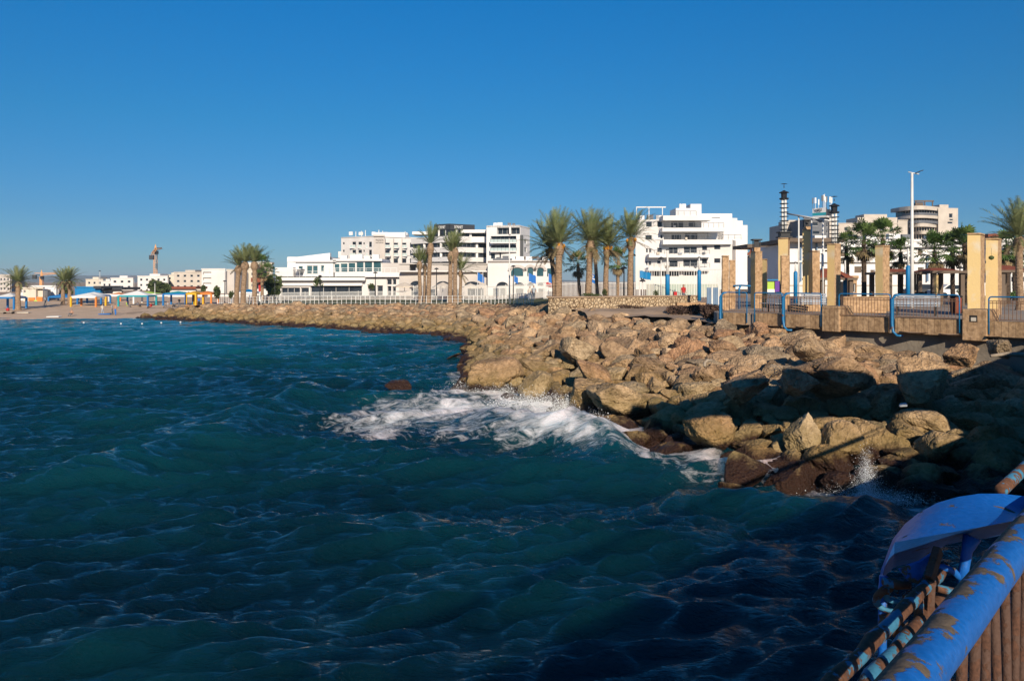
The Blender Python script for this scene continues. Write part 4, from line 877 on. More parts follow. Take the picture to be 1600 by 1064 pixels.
bpart(t,'rear_block','white2',(1094,1152,341,466,Y+6,Y+20),(1112,1160.5,345,466,Y+9,Y+22),(1150,1168,352,466,Y+10,Y+24))
bpart(t,'stair_tower','white2',(1079,1096,319,345,Y+5,Y+12))
bpart(t,'penthouse','white2',(1056,1079,325.5,345,Y+5,Y+12)); bpart(t,'penthouse','white2',(1096,1144,334,346,Y+7,Y+14))
b = MB(); pbox(b,1112,1125,340,346.5,Y+6.95,Y+7.05); b.build('window',M['glass'],t)
for x0,x1,y0,y1,dd in ((1036,1112,337,344.5,2.6),(1035,1133,356,362,2.2),(1036,1144.5,374.5,382,2.0),(1014,1110,397,402.5,1.9),(1013,1110,418,423.5,1.9)):
    b = MB(); pbox(b,x0,x1,y0,y1,Y-dd+.8,Y+3); b.build('balcony',M['white2'],t)
for x0,x1,y0,y1 in ((1050,1088,330,337),(1036,1131,348.5,356),(1038,1110,367,374.5),(1128,1158,367,374.5),(1015,1109,391,397),(1014,1109,411.5,418),(994,1036,336.5,342.5)):
    rail_part(t,'balcony_railing',x0,x1,y0,y1,Y-1.3,'grey')
b = MB()
for px in (994.5,1014,1035): b.bar(P(px,324,Y+3),P(px,343,Y+3),.16,.16)
for px in (994.5,1040): b.bar(P(px,324,Y+3),P(px,324,Y+8),.16,.16)
b.bar(P(994,324,Y+3),P(1040,324,Y+3),.2,.25); b.bar(P(994,324,Y+8),P(1040,324,Y+8),.2,.2); b.build('roof_pergola',M['wmetal'],t)
b = MB()
for px in (1063,1067,1070): b.lathe([(.3,0),(.3,1.0),(.2,1.1)],(PX(px,Y+6),Y+6,PZ(325.5,Y+5)),8)
b.build('water_tank',M['whitec'],t)

# --- hotel with the dark sign
c3 = tr(420,330,6.154); Y = 285.0; zg = 2.5
t = empty('hotel_building',(PX(590,Y),Y,zg),'white five storey hotel with a dark name sign on its corner wall','building')
A,S,B2,B = (PX(533,Y+9),Y+9),(PX(583.5,Y),Y),(PX(601.5,Y),Y),(PX(664,Y+9),Y+9)
wl = []
for x0,x1 in ((815,838),(872,895),(975,990)):
    for y0 in (295,372,442): wl.append(c3(x0-14,y0,x1,y0+52))
for x0,x1 in ((710,728),(906,922)):
    for y0 in (300,372,447): wl.append(c3(x0,y0,x1,y0+22))
facade(t,A,S,zg,PZ(368.8,Y),wl,M['white'])
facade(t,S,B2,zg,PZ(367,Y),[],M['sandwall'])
wr = []
for x0,x1 in ((1120,1165),(1202,1245),(1284,1325),(1358,1395)):
    for y0,y1 in ((305,350),(375,430),(455,500)): wr.append(c3(x0,y0,x1,y1))
facade(t,B2,B,zg,PZ(371.5,Y),wr,M['white'])
for (x0,x1),(A_,B_) in (((778,832),(A,S)),((856,892),(A,S)),((935,990),(A,S)),((1118,1168),(B2,B)),((1200,1248),(B2,B)),((1282,1328),(B2,B))):
    for y0 in (350,430):
        r = c3(x0,y0,x1,y0+7); Yb = Y+3.5 if x0 < 1000 else Y+2.5; Yb = Yb+(900-x0)*.02 if x0 < 1000 else Y+(x0-1110)*.027
        b = MB(); pbox(b,r[0],r[2],r[1],r[3],Yb-1.2,Yb+.6); o = b.build('balcony',M['white2'],t)
        rail_part(t,'balcony_railing',r[0],r[2],r[1]-4,r[1],Yb-1.15,'wmetal','clearglass')
b = MB(); b.prism([A,S,B2,B,(B[0],Y+25),(A[0],Y+25)],PZ(369.5,Y)-.3,PZ(369.5,Y)); b.build('roof',M['white'],t)
bpart(t,'penthouse','white2',(584,633.5,363.2,372,Y+4,Y+14)); bpart(t,'side_block','white2',(528.5,534,393,440,Y+10,Y+20))
b = MB()
for px,py in ((556,362),(565,361),(571,360),(592,359.5),(598,361),(633,362)): b.bar(P(px,py,Y+6),P(px,371,Y+6),.25,.25)
b.build('roof_mast',M['wmetal'],t)
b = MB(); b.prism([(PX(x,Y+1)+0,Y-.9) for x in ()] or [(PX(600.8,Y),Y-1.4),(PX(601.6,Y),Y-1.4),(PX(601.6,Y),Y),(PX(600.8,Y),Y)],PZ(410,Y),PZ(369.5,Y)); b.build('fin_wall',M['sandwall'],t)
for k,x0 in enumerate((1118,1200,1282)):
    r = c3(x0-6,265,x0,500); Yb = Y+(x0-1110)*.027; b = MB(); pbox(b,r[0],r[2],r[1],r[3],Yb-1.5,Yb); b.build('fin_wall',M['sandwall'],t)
def text(t, name, s, loc, size, m, rz=0, w=None, ext=.03):
    cu = bpy.data.curves.new(name,'FONT'); cu.body = s; cu.size = size; cu.extrude = ext; cu.align_x = 'CENTER'; cu.align_y = 'CENTER'
    o = bpy.data.objects.new(name,cu); col.objects.link(o); bpy.context.view_layer.update()
    me = bpy.data.meshes.new_from_object(o.evaluated_get(bpy.context.evaluated_depsgraph_get())); bpy.data.objects.remove(o)
    me.materials.clear(); me.materials.append(m); q = bpy.data.objects.new(name,me); col.objects.link(q)
    if w:
        xs = [v.co.x for v in me.vertices]; q.scale = (w/(max(xs)-min(xs)),1,1)
    q.rotation_euler = (R(90),0,rz); q.location = Vector(loc)-(t.location if t else Vector((0,0,0)))
    if t: link_child(q,t)
    return q
text(t,'sign_lettering','MADISON',P(593,375.6,Y-.08),1.15,M['dletter'],w=2.75*1.0+.0)
text(t,'sign_lettering','hotel nahariya',P(593,379.2,Y-.08),.75,M['dletter'],w=2.7)

# --- block with the black crown and white bands
c4 = tr(640,330,6.154); Y = 240.0
t = empty('office_building',(PX(705,Y),Y,zg),'white banded block with dark glass strips and a black sign crown','building')
S = (PX(703,Y),Y); A = (PX(646,Y+12),Y+12); B = (PX(761,Y+8),Y+8)
def band(y0l, y1l, y0s, y1s, y0r, y1r, m, off, name, A=A, S=S, B=B):
    b = MB()
    for (p,q,yt0,yb0,yt1,yb1) in ((A,S,y0l,y1l,y0s,y1s),(S,B,y0s,y1s,y0r,y1r)):
        d = Vector((q[0]-p[0],q[1]-p[1],0)).normalized(); n = Vector((d.y,-d.x,0))*off
        a,c = Vector((p[0],p[1],0))+n,Vector((q[0],q[1],0))+n; w = -Vector((d.y,-d.x,0))*(off+1.5)
        # level bands: height taken at the corner
        zt,zb = PZ(yt1,S[1]) if p == A else PZ(yt0,S[1]),PZ(yb1,S[1]) if p == A else PZ(yb0,S[1])
        b.hexa([(a.x,a.y,zb),(c.x,c.y,zb),(c.x+w.x,c.y+w.y,zb),(a.x+w.x,a.y+w.y,zb),(a.x,a.y,zt),(c.x,c.y,zt),(c.x+w.x,c.y+w.y,zt),(a.x+w.x,a.y+w.y,zt)])
    return b.build(name,M[m] if isinstance(m,str) else m,t)
cy_ = lambda v: 330+v/6.154
band(0,0,cy_(240),cy_(300),0,0,'white2',1.0,'balcony_band'); band(0,0,cy_(345),cy_(395),0,0,'white2',1.0,'balcony_band'); band(0,0,cy_(440),cy_(485),0,0,'white2',1.0,'balcony_band'); band(0,0,cy_(540),cy_(600),0,0,'white2',1.0,'balcony_band')
for a,c in ((300,345),(395,440),(485,540)): 
    band(0,0,cy_(a),cy_(c),0,0,'glass',.1,'window_band')
    b = MB()
    for (p,q) in ((A,S),(S,B)):
        for k in range(1,9): 
            f = k/9; x,y = p[0]+(q[0]-p[0])*f,p[1]+(q[1]-p[1])*f; b.box(x-.06,x+.06,y-.25,y,PZ(cy_(c),Y),PZ(cy_(a),Y))
    b.build('window_mullion',M['grey'],t)
for k,px in enumerate((664,690,745)):
    f = (px-646)/57 if px < 703 else (px-703)/58; p,q = (A,S) if px < 703 else (S,B); x,y = p[0]+(q[0]-p[0])*f,p[1]+(q[1]-p[1])*f
    b = MB(); b.box(x-.35,x+.35,y-.8,y,PZ(410,Y),PZ(378,Y)); b.build('column',M['white2'],t)
A3,S3,B3 = (PX(679,Y+4),Y+4),(PX(702.5,Y),Y+.3),(PX(741,Y+5),Y+5)
band(0,0,cy_(178),cy_(240),0,0,'glass',0,'window_band',A3,S3,(PX(722,Y+3),Y+3)); band(0,0,cy_(122),cy_(178),0,0,'dgrey',.3,'crown',A3,S3,B3)
for px,f in ((684,0),(696,0),(712,1)):
    b = MB(); b.box(PX(px,Y+1),PX(px,Y+1)+.5,Y+1.2-.9*(f==0 and px<690)*-1,Y+2.6,PZ(cy_(240),Y),PZ(cy_(178),Y)); b.build('column',M['white2'],t)
bpart(t,'roof','white2',(720,761,359,364,Y+2.5,Y+14),(644,680,362,366.5,Y+9,Y+18))
bpart(t,'window_band','glass',(737,760,364,375,Y+7,Y+8),(720,736,364,370,Y+5,Y+6))
bpart(t,'column','white2',(733.5,737,364,371,Y+4,Y+5))
bpart(t,'parapet','white2',(721,761,370,379,Y+3.4,Y+4.2))
a3 = math.atan2(S3[1]-A3[1],S3[0]-A3[0]); a4 = math.atan2(B3[1]-S3[1],B3[0]-S3[0])
m1 = Vector(((A3[0]+S3[0])/2,(A3[1]+S3[1])/2,PZ(cy_(150),Y))); text(t,'sign_lettering','SONNET',m1+Vector((math.sin(a3),-math.cos(a3),0))*.45+Vector((.2,0,-.1)),1.25,M['letter'],a3,w=2.9)
m2 = Vector((S3[0]+(B3[0]-S3[0])*.33,S3[1]+(B3[1]-S3[1])*.33,PZ(cy_(152),Y))); text(t,'sign_lettering','SONNET',m2+Vector((math.sin(a4),-math.cos(a4),0))*.45,1.25,M['letter'],a4,w=3.0)
b = MB(); b.prism([A,S,B,(B[0],Y+22),(A[0],Y+22)],zg,PZ(cy_(260),Y)); b.build('core',M['sandwall'],t)
Y = 236.0
t = empty('residence_building',(PX(795,Y),Y,zg),'plain white residence with a dark stair strip, right of the banded block','building')
A,S,B = (PX(760,Y+2),Y+2),(PX(813,Y),Y),(PX(828,Y+10),Y+10)
facade(t,A,S,zg,PZ(352,Y),[c4(*r) for r in ((840,158,1060,222,'deep'),(780,240,1025,302,'deep'),(780,325,1025,388,'deep'),(780,405,822,460),(863,398,880,455))],M['white2'])
facade(t,S,B,zg,PZ(354,Y),[c4(*r) for r in ((1103,270,1127,314),(1103,350,1127,395))],M['white2'])
b = MB(); b.prism([A,S,B,(B[0]-3,Y+16),(A[0],Y+16)],PZ(352.5,Y)-.5,PZ(352.3,Y)); b.build('roof',M['white2'],t)
for y in (300,383): r = c4(775,y,1028,y+10); bpart(t,'balcony','white2',(r[0],r[2],r[1],r[3],Y-.6,Y+1.2)); rail_part(t,'balcony_railing',r[0],r[2],r[1]-5,r[1],Y-.5,'grey','clearglass')
bpart(t,'stair_strip','dgrey',(*(lambda r:(r[0],r[2],r[1],r[3]))(c4(1062,230,1094,460)),Y-.1,Y+.3))
bpart(t,'column','white2',(795.5,798.5,355,366,Y-.05,Y+.6))

# --- low white sea front complex
Y = 150.0; zg = 2.3
t = empty('beach_club_building',(PX(530,Y),Y,zg),'long low white sea front building with roof terrace and dark ground floor glazing','building')
A,S = (PX(437.5,Y),Y),(PX(625,Y),Y)
gl = [c3(*r) for r in ((118,735,300,830),(308,735,385,830),(402,715,640,830,'band'),(640,715,895,830,'band'),(958,715,1025,825),(1042,715,1096,825),(1135,655,1182,708),(1190,655,1225,708),(1140,720,1178,820),(1190,725,1222,820))]
facade(t,A,S,zg,PZ(432,Y),gl,M['white'],M['glass'],reveal=.5)
b = MB(); b.prism([A,S,(PX(640,Y),Y+4),(PX(640,Y),Y+25),(A[0],Y+25)],PZ(432,Y)-.3,PZ(432,Y)-.02); b.build('terrace',M['pave'],t)
bpart(t,'terrace_fascia','white2',(434,570,433.5,438.5,Y-1.6,Y+.1),(570,625,426,433,Y-1.0,Y+.2))
bpart(t,'canopy_slab','white2',(437,566,440,446.5,Y-.5,Y+.1))
rail_part(t,'terrace_railing',440,525,424,433,Y-1.2,'frame'); rail_part(t,'terrace_railing',505,620,419,427,Y-.6,'frame')
Yu = Y+6
facade(t,(PX(462,Yu),Yu),(PX(523,Yu),Yu),PZ(436,Yu),PZ(409,Yu),[c3(*r) for r in ((285,530,327,612),(365,525,418,605),(422,525,470,605),(500,522,532,586))],M['white2'],M['tealglass'])
bpart(t,'upper_floor','white2',(462,523,410,436,Yu+.6,Yu+12),(449,516,401.5,425,Yu+6,Yu+16),(430,458,418,436,Yu+3,Yu+14))
b = MB(); z0,z1 = PZ(402,Yu+6),PZ(396.5,Yu+6); b.hexa([(PX(449,Yu+6),Yu+5.8,z0-1),(PX(516,Yu+6),Yu+5.8,z0-1),(PX(516,Yu+6),Yu+7,z0-1),(PX(449,Yu+6),Yu+7,z0-1),(PX(449,Yu+6),Yu+5.8,z0-.2),(PX(516,Yu+6),Yu+5.8,z1+.15),(PX(516,Yu+6),Yu+7,z1+.15),(PX(449,Yu+6),Yu+7,z0-.2)]); b.build('sloping_parapet',M['white2'],t)
bpart(t,'roof','white2',(458,525,406.5,409.5,Yu-.6,Yu+12),(520,597,404.5,408,Yu-.6,Yu+10))
facade(t,(PX(521,Yu),Yu),(PX(596,Yu),Yu),PZ(434,Yu),PZ(407,Yu),[c3(*r) for r in ((625,508,680,588),(690,504,757,588),(765,498,832,586),(842,492,912,584),(920,487,995,584),(1005,482,1080,582))],M['white2'],M['tealglass'],M['wmetal'])
bpart(t,'upper_floor','white2',(524,598,408,434,Yu+.6,Yu+12))
bpart(t,'plant_room','sandwall',(597,640,411,432,Yu-2,Yu+8))
bpart(t,'canopy','white2',(458,470,420,421.5,Yu-3,Yu))
# the arched wing
Y = 146.0
t = empty('arcade_building',(PX(750,Y),Y,zg),'pale sand coloured terrace wing with arched windows and a long plain parapet','building')
def arch_ring(b, pxc, pyb, w, h, Y, th=.35, mi=0):
    pts = []
    for k in range(13):
        a = math.pi*k/12; pts.append(P(pxc-w/2*math.cos(a),pyb-h*math.sin(a),Y))
    for p,q in zip(pts,pts[1:]): b.bar(p,q,.5,th,mi,up=(0,-1,0))
def arch_pane(b, pxc, pyt, pyb, w, Y, mi=0):
    r = w/2; hh = min(r*1.0,(pyb-pyt)*.5); pts = [P(pxc-r,pyb,Y),P(pxc+r,pyb,Y)]+[P(pxc+r*math.cos(math.pi*k/12),pyt+hh-hh*math.sin(math.pi*k/12),Y) for k in range(13)]
    b.extr(pts,(0,.1,0),mi)
facade(t,(PX(624,Y+3),Y+3),(PX(762,Y+2),Y+2),zg,PZ(424,Y),[(642,451,653,463),(665,452,680,463),(700,452,717,463),(730,451,756,463)],M['sandwall'],M['glass'])
facade(t,(PX(660,Y+8),Y+8),(PX(764,Y+8),Y+8),zg,PZ(411,Y),[],M['sandwall'])
facade(t,(PX(762,Y),Y),(PX(866,Y),Y),zg,PZ(407.8,Y),[(770,450,792,464),(806,451,818,464),(826,451,838,464),(841,451,852,464)],M['white'],M['glass'])
bpart(t,'roof','sandwall',(624,764,411.5,413,Y+7.7,Y+18),(762,868,407,409,Y-.5,Y+16))
bpart(t,'parapet','white',(624,762,423,425,Y+1.2,Y+3))
for pxc,pyt,pyb,w in ((808,419,431.5,19),(828.5,418.5,431.5,9),(844,419,431.5,10)):
    b = MB(); arch_pane(b,pxc,pyt,pyb,w,Y-.08); b.build('arched_window',M['tealglass'],t)
    b = MB(); arch_ring(b,pxc,pyt+4,w+6,7,Y-.25,.30); b.build('arch_moulding',M['sandwall'],t)
b = MB(); pbox(b,855,865,419.5,432,Y-.1,Y+.1); b.build('window',M['tealglass'],t)
for pxc,pyb,w,h in ((650,448,20,9),(692,445,20,5.5),(738,446,24,6),(785,447,18,6.5),(811,446.5,16,5),(829,446.5,10,5),(845,446.5,10,5)):
    b = MB(); r = [P(pxc-w/2*math.cos(math.pi*k/12),pyb-h*math.sin(math.pi*k/12),Y+(1.9 if pxc < 760 else -.1)) for k in range(13)]; b.extr(r[::-1],(0,.1,0)); b.build('arched_window',M['glass'],t)
bpart(t,'pergola_roof','brown',(795,842,401,404,Y+6,Y+9)); bpart(t,'plant_box','grey',(770,800,404,408,Y+3,Y+5))

# --- town further left and right: simple blocks with real window openings
def block(lab, px0, px1, pyt, Y, dep, wins, m='white', zg=2.0, side=0, gm='glass', extra=(), name='town_house', cat='house', group=None, yaw=0):
    t = empty(name,(PX((px0+px1)/2,Y),Y,zg),lab,cat,group)
    A,B = (PX(px0,Y+max(yaw,0)),Y+max(yaw,0)),(PX(px1,Y-min(yaw,0)),Y-min(yaw,0)); zt = PZ(pyt,Y)
    facade(t,A,B,zg-1,zt,wins,M[m],M[gm])
    if side > 0: facade(t,B,(PX(px1+side,Y+dep),Y+dep),zg-1,zt,[],M[m],name='side_wall')
    b = MB(); e = (PX(px1+max(side,0),Y+dep),Y+dep); b.prism([(A[0],A[1]+.7),(B[0],B[1]+.7),e,(A[0],Y+dep)],zg-1,zt-.3); b.build('body',M[m],t)
    b = MB(); b.prism([(A[0]-.1,A[1]-.15),(B[0]+.1,B[1]-.15),(B[0]+.1,B[1]+.5),(A[0]-.1,A[1]+.5)],zt-.02,zt+.25); b.build('parapet',M[m],t)
    for nm_,mm,*r in extra: bpart(t,nm_,mm,*r)
    return t
def grid_w(x0, x1, y0, y1, nx, ny, fw=.5, fh=.45):
    return [(x0+(x1-x0)*(i+.5-fw/2)/nx, y0+(y1-y0)*(j+.5-fh/2)/ny, x0+(x1-x0)*(i+.5+fw/2)/nx, y0+(y1-y0)*(j+.5+fh/2)/ny) for i in range(nx) for j in range(ny)]
c2 = tr(240,360,6.154); c1 = tr(0,360,6.154)
block('pale cream apartment house behind the beach canopies, with three recessed balconies on its left',315,352,421,230,14,[c2(475,400,555,425,'deep'),c2(475,455,555,480,'deep'),c2(475,505,555,530,'deep'),c2(684,400,706,450),c2(684,455,706,520)],'white',extra=[('stair_block','sandwall',(352,366,424,460,232,244))])
block('beige terraced house behind the three wind blown palms',354,400,422,245,16,grid_w(358,398,424,450,5,3,.4,.5),'cream',extra=[('upper_floor','cream',(373,402,413,423,249,258)),('stair_block','white',(388,395,410,414,252,256))])
block('white rendered house with a dark upper window right of the three palms',398,425,412,255,16,[c2(985,360,1010,380),c2(1050,390,1090,420),c2(900,360,920,385)],'cream',extra=[('upper_floor','cream',(400,417,409,413,257,265))])
block('red and white striped cafe front near the sloping white wall',394,424,440,190,8,[(398,443,404,452),(410,441,416,452)],'white',zg=2,extra=[('awning','redroof',(392,424,434,441,188,190)),('door','red',(404,407,442,455,189.7,189.95))],name='cafe_building',cat='cafe')
block('long low house with a red tile roof behind the blue canopy',262,306,451,210,9,grid_w(266,304,453,464,6,1),'white',zg=1.6,extra=[('roof','redroof',(260,306,448,451.5,209,217))])
for i,(x0,x1,yt,Y,m_,lab) in enumerate(((134,161,437,330,'cream','small cream house with a flat roof left of the distant white row'),(158,176,440,320,'white','lowest white house of the distant row behind the yellow canopy'),(173,208,435,310,'white','white stepped house in the distant row left of the big white one'),(215,262,432,300,'white','broad white house beneath the tall orange crane'),(258,282,430,310,'cream','beige house with a long roof terrace right of the tall crane'),(272,316,426,300,'beige','beige row of flats left of the pale cream apartment house'))):
    block(lab,x0,x1,yt,Y,14,grid_w(x0+1,x1-1,yt+1,yt+26,max(2,int((x1-x0)/9)),3,.4,.42),m_,zg=1.6,extra=[('upper_floor',m_,(x0+(x1-x0)*.4,x0+(x1-x0)*.75,yt-4,yt,Y+2,Y+9))],group=None)
block('far left white apartment house beside the beach palm',-14,16,430,260,18,grid_w(-12,15,433,462,5,4,.5,.5),'sandwall',zg=1.6)
block('cream painted lifeguard hut with dark opening and painted front',36,67,451,150,9,[c1(345,565,415,690,'deep'),c1(225,575,245,600)],'cream',zg=1.4,extra=[('mural','orangec',(44,54,465,470,149.8,149.95),(57,66,464,472,149.8,149.95)),('mural','lime',(53,58,469,473,149.75,149.9)),('side_wing','white2',(31,38,452,474,152,160))],name='beach_hut',cat='hut')
block('plain white shed behind the lifeguard hut',48,88,448,160,9,[],'white2',zg=1.4,name='shed',cat='shed')
block('teal boarded shed with dark flat roof behind the yellow canopy',117,157,449.5,180,9,[],'bluepad',zg=1.4,extra=[('roof','dgrey',(146,158,447,451,179,188))],name='shed',cat='shed')
block('low dark roofed shed between the teal shed and the big white house',157,190,452,185,9,[],'white',zg=1.4,extra=[('roof','dgrey',(156,191,449,453,184,193))],name='shed',cat='shed')
# right-hand town
c7 = tr(1160,270,5.6); c8 = tr(1370,250,5.065)
Y = 105.0
block('long white two storey hall with brown louvred windows behind the fan palms',1232,1506,377,Y,16,[c7(*r) for r in ((860,695,905,737),(985,690,1050,740),(1130,685,1165,735),(1285,685,1335,735),(980,820,1050,880),(1120,850,1160,895),(1285,820,1335,870))]+[c8(*r) for r in ((98,722,135,770),(325,705,365,760),(325,850,372,905),(490,830,530,870),(98,840,132,885))],'white2',zg=3.3,gm='brown',extra=[('roof_slab','brown',(1231,1322,372,378,Y-2,Y+10)),('cornice','white2',(1322,1506,384,386.5,Y-.7,Y)),('cornice','white2',(1232,1506,407.5,410,Y-.5,Y)),('downpipe','bloc',(1250.5,1252.5,380,440,Y-.4,Y),(1276,1277.5,380,440,Y-.4,Y),(1449,1451,400,440,Y-.4,Y))],name='hall_building',cat='building')
block('beige flats with a shaded balcony behind the left ringed mast',1229,1258,348,210,14,[c7(395,490,540,535,'deep')],'beige',extra=[('upper_floor','beige',(1232,1255,344,349,212,220)),('window','glass',(1240,1246,358,364,209.5,209.8))],name='apartment_building',cat='building')
t = block('dark grey tower house carrying the rooftop sign, between the ringed masts',1256,1304,341,200,12,[c7(612,435,665,465),c7(615,510,680,540),c7(735,435,750,475),c7(765,440,780,475),c7(735,500,748,530),c7(768,500,780,530)],'grey',extra=[('side_panel','beige',(1296,1304,341,372,199.5,199.9))],name='tower_building',cat='building')
block('pale beige roofs stepping up behind the fan palms',1310,1402,350,230,14,grid_w(1315,1400,352,375,6,2,.4,.4),'beige',extra=[('upper_floor','beige',(1340,1402,340,351,232,240),(1350,1386,335,341,236,242))],name='apartment_building',cat='building')
block('pinkish house front seen between the left pillars',1196,1230,397,120,9,[(1203,409,1212,414),(1206,420,1211,427)],'beige',zg=3,name='town_house',cat='house')
block('beige kiosk block with a wire gate right of the padded pole by the red roof',1326,1339,435,76,4,[(1331,443,1337,457)],'pstone',zg=3.3,name='kiosk',cat='kiosk')
Yr = 199.0
t = empty('rooftop_sign',P(1281,342,Yr),'white and teal rooftop sign box with phone aerials on the dark grey tower','sign')
S,A,B = (PX(1291.5,Yr-2),Yr-2),(PX(1269.5,Yr+1),Yr+1),(PX(1302,Yr+3),Yr+3)
zb,zt = PZ(338.5,Yr),PZ(325.5,Yr)
facade(t,A,S,PZ(337,Yr),PZ(332.8,Yr),[],M['teal'],name='teal_panel'); facade(t,A,S,PZ(332.8,Yr),zt,[],M['plastic'],name='white_panel')
b = MB(); b.prism([A,S,B,(A[0]+2,Yr+6)],zb-.3,zb+.15); b.build('platform',M['wmetal'],t)
b = MB(); 
for f in (0,.5,1): x,y = S[0]+(B[0]-S[0])*f,S[1]+(B[1]-S[1])*f; b.box(x-.08,x+.08,y,y+.16,zb,zt)
b.bar((S[0],S[1]+.2,zb),(B[0],B[1],zt),.08,.08); b.prism([(S[0],S[1]+1),(B[0],B[1]+.5),(B[0],B[1]+1.5),(S[0],S[1]+2)],zb,zt-.2); b.build('side_frame',M['dgrey'],t)
text(t,'sign_lettering','NISI',Vector(((A[0]+S[0])/2-.3,(A[1]+S[1])/2-.12,PZ(329,Yr))),1.1,M['iron'],math.atan2(S[1]-A[1],S[0]-A[0]),w=1.7)
rn = random.Random(4)
for k,(px,py,w) in enumerate(((1270,316,.3),(1274,315.5,.4),(1279,318,.3),(1285,312,.5),(1287,311,.4),(1289.5,314,.3),(1291.5,313,.35),(1297,314,.45),(1299,315,.4))):
    b = MB(); c = P(px,py,Yr); b.box(c.x-.04,c.x+.04,c.y-.04,c.y+.04,zt-.3,c.z+.3); b.box(c.x-w/2,c.x+w/2,c.y-.12,c.y+.05,c.z-.4,c.z+1.0); b.build('antenna_panel',M['whitec'] if k%3 else M['grey'],t)
b = MB(); c = P(1288.5,303,Yr); b.box(c.x-.04,c.x+.04,c.y-.04,c.y+.04,zt,c.z); b.build('whip_antenna',M['wmetal'],t)
# curved block, far right
Y = 260.0; zg = 3
t = empty('curved_apartment_building',(PX(1455,Y),Y,zg),'beige curved block of flats with rounded balconies rising above the fan palms','building')
def curve_pts(px0, px1, Yc, bulge, n=14): return [(PX(px0+(px1-px0)*k/n,Yc-bulge*math.sin(math.pi*k/n)),Yc-bulge*math.sin(math.pi*k/n)) for k in range(n+1)]
for y0,y1,px0,px1 in ((322,328,1405,1470),(336.5,341,1407,1472),(349,354.5,1416,1466),(361,366,1425,1463)):
    q = curve_pts(px0,px1,Y+2,6); b = MB(); b.prism(q+[(q[-1][0],Y+8),(q[0][0],Y+8)],PZ(y1,Y-3),PZ(y0,Y-3)); b.build('balcony',M['beige'],t)
q = curve_pts(1411,1468,Y+4,5); b = MB(); b.prism(q+[(q[-1][0],Y+9),(q[0][0],Y+9)],zg,PZ(324,Y)); b.build('window_band',M['glass'],t)
b = MB()
for k in range(1,14):
    x,y = q[k]; b.box(x-.12,x+.12,y-.25,y+.1,PZ(375,Y),PZ(326,Y))
b.build('mullion',M['beige'],t)
for y0,y1 in ((331,336.5),(343,349)):
    q = curve_pts(1409,1471,Y+1.9,6); b = MB(); z0,z1 = PZ(y1,Y-3),PZ(y0+1.5,Y-3)
    for p,r in zip(q,q[1:]): b.hexa([(p[0],p[1],z0),(r[0],r[1],z0),(r[0],r[1]+.1,z0),(p[0],p[1]+.1,z0),(p[0],p[1],z1),(r[0],r[1],z1),(r[0],r[1]+.1,z1),(p[0],p[1]+.1,z1)])
    b.build('balcony_railing',M['grey'],t)
facade(t,(PX(1466,Y),Y),(PX(1497,Y+1),Y+1),zg,PZ(325,Y),[c8(*r) for r in ((572,425,600,458),(575,468,605,480),(560,490,600,505))],M['beige'])
b = MB(); b.prism([(PX(1466,Y),Y+.6),(PX(1497,Y+1),Y+1.6),(PX(1497,Y+1),Y+14),(PX(1466,Y),Y+14)],zg,PZ(325,Y)-.2); b.build('body',M['beige'],t)
bpart(t,'upper_floor','beige',(1468,1482,320,326,Y+2,Y+8))
b = MB()
for px in (1431,1445,1457): b.bar(P(px,315,Y+2),P(px,323,Y+2),.3,.3)
b.bar(P(1429,314.5,Y+2),P(1459,314.5,Y+2),.3,.5); pbox(b,1432,1443,316.5,322,Y+2.4,Y+4); b.build('roof_pergola',M['brown'],t)
block('plain beige wall block left of the curved flats',1403,1418,345,250,10,[c8(135,440,170,470)],'beige',name='apartment_building',cat='building')
block('house with a red tiled roof behind the rightmost pillar',1545,1584,369,150,10,[(1560,385,1566,395),(1572,400,1580,415)],'white',zg=3,extra=[('roof','redroof',(1544,1570,365.5,370,149,158))])
block('white garden house at the right edge behind the palms',1572,1640,385,140,10,grid_w(1575,1638,395,445,4,3,.35,.5),'white',zg=3)
# stand with brown roof left
t = empty('grandstand',P(1190,420,150),'open brown roofed grandstand with dark red trusses right of the white apartment block','grandstand')
bpart(t,'roof','brown',(1168,1216,381.5,387,148,158)); bpart(t,'back_wall','brown',(1170,1216,400,440,156,157)); bpart(t,'side_wall','white',(1195,1216,404,440,150,151))
b = MB()
for k in range(6): x0 = 1170+k*8; b.bar(P(x0,387,149),P(x0+8,396,149),.25,.25); b.bar(P(x0,396,149),P(x0+8,387,149),.25,.25)
b.bar(P(1168,397,149),P(1216,397,149),.3,.5); b.build('truss',M['redroof'],t)
b = MB()
for x0 in (1172,1188,1204): b.bar(P(x0,397,149),P(x0,440,149),.4,.4)
b.build('column',M['brown'],t)
b = MB(); a,c,d_q,e_q = P(1192,404,147),P(1202,392,147),P(1216,392,147.5),P(1212,398,147.2); b.extr([a,c,d_q,e_q],(0,.3,0)); b.build('stair_roof',M['redroof'],t)

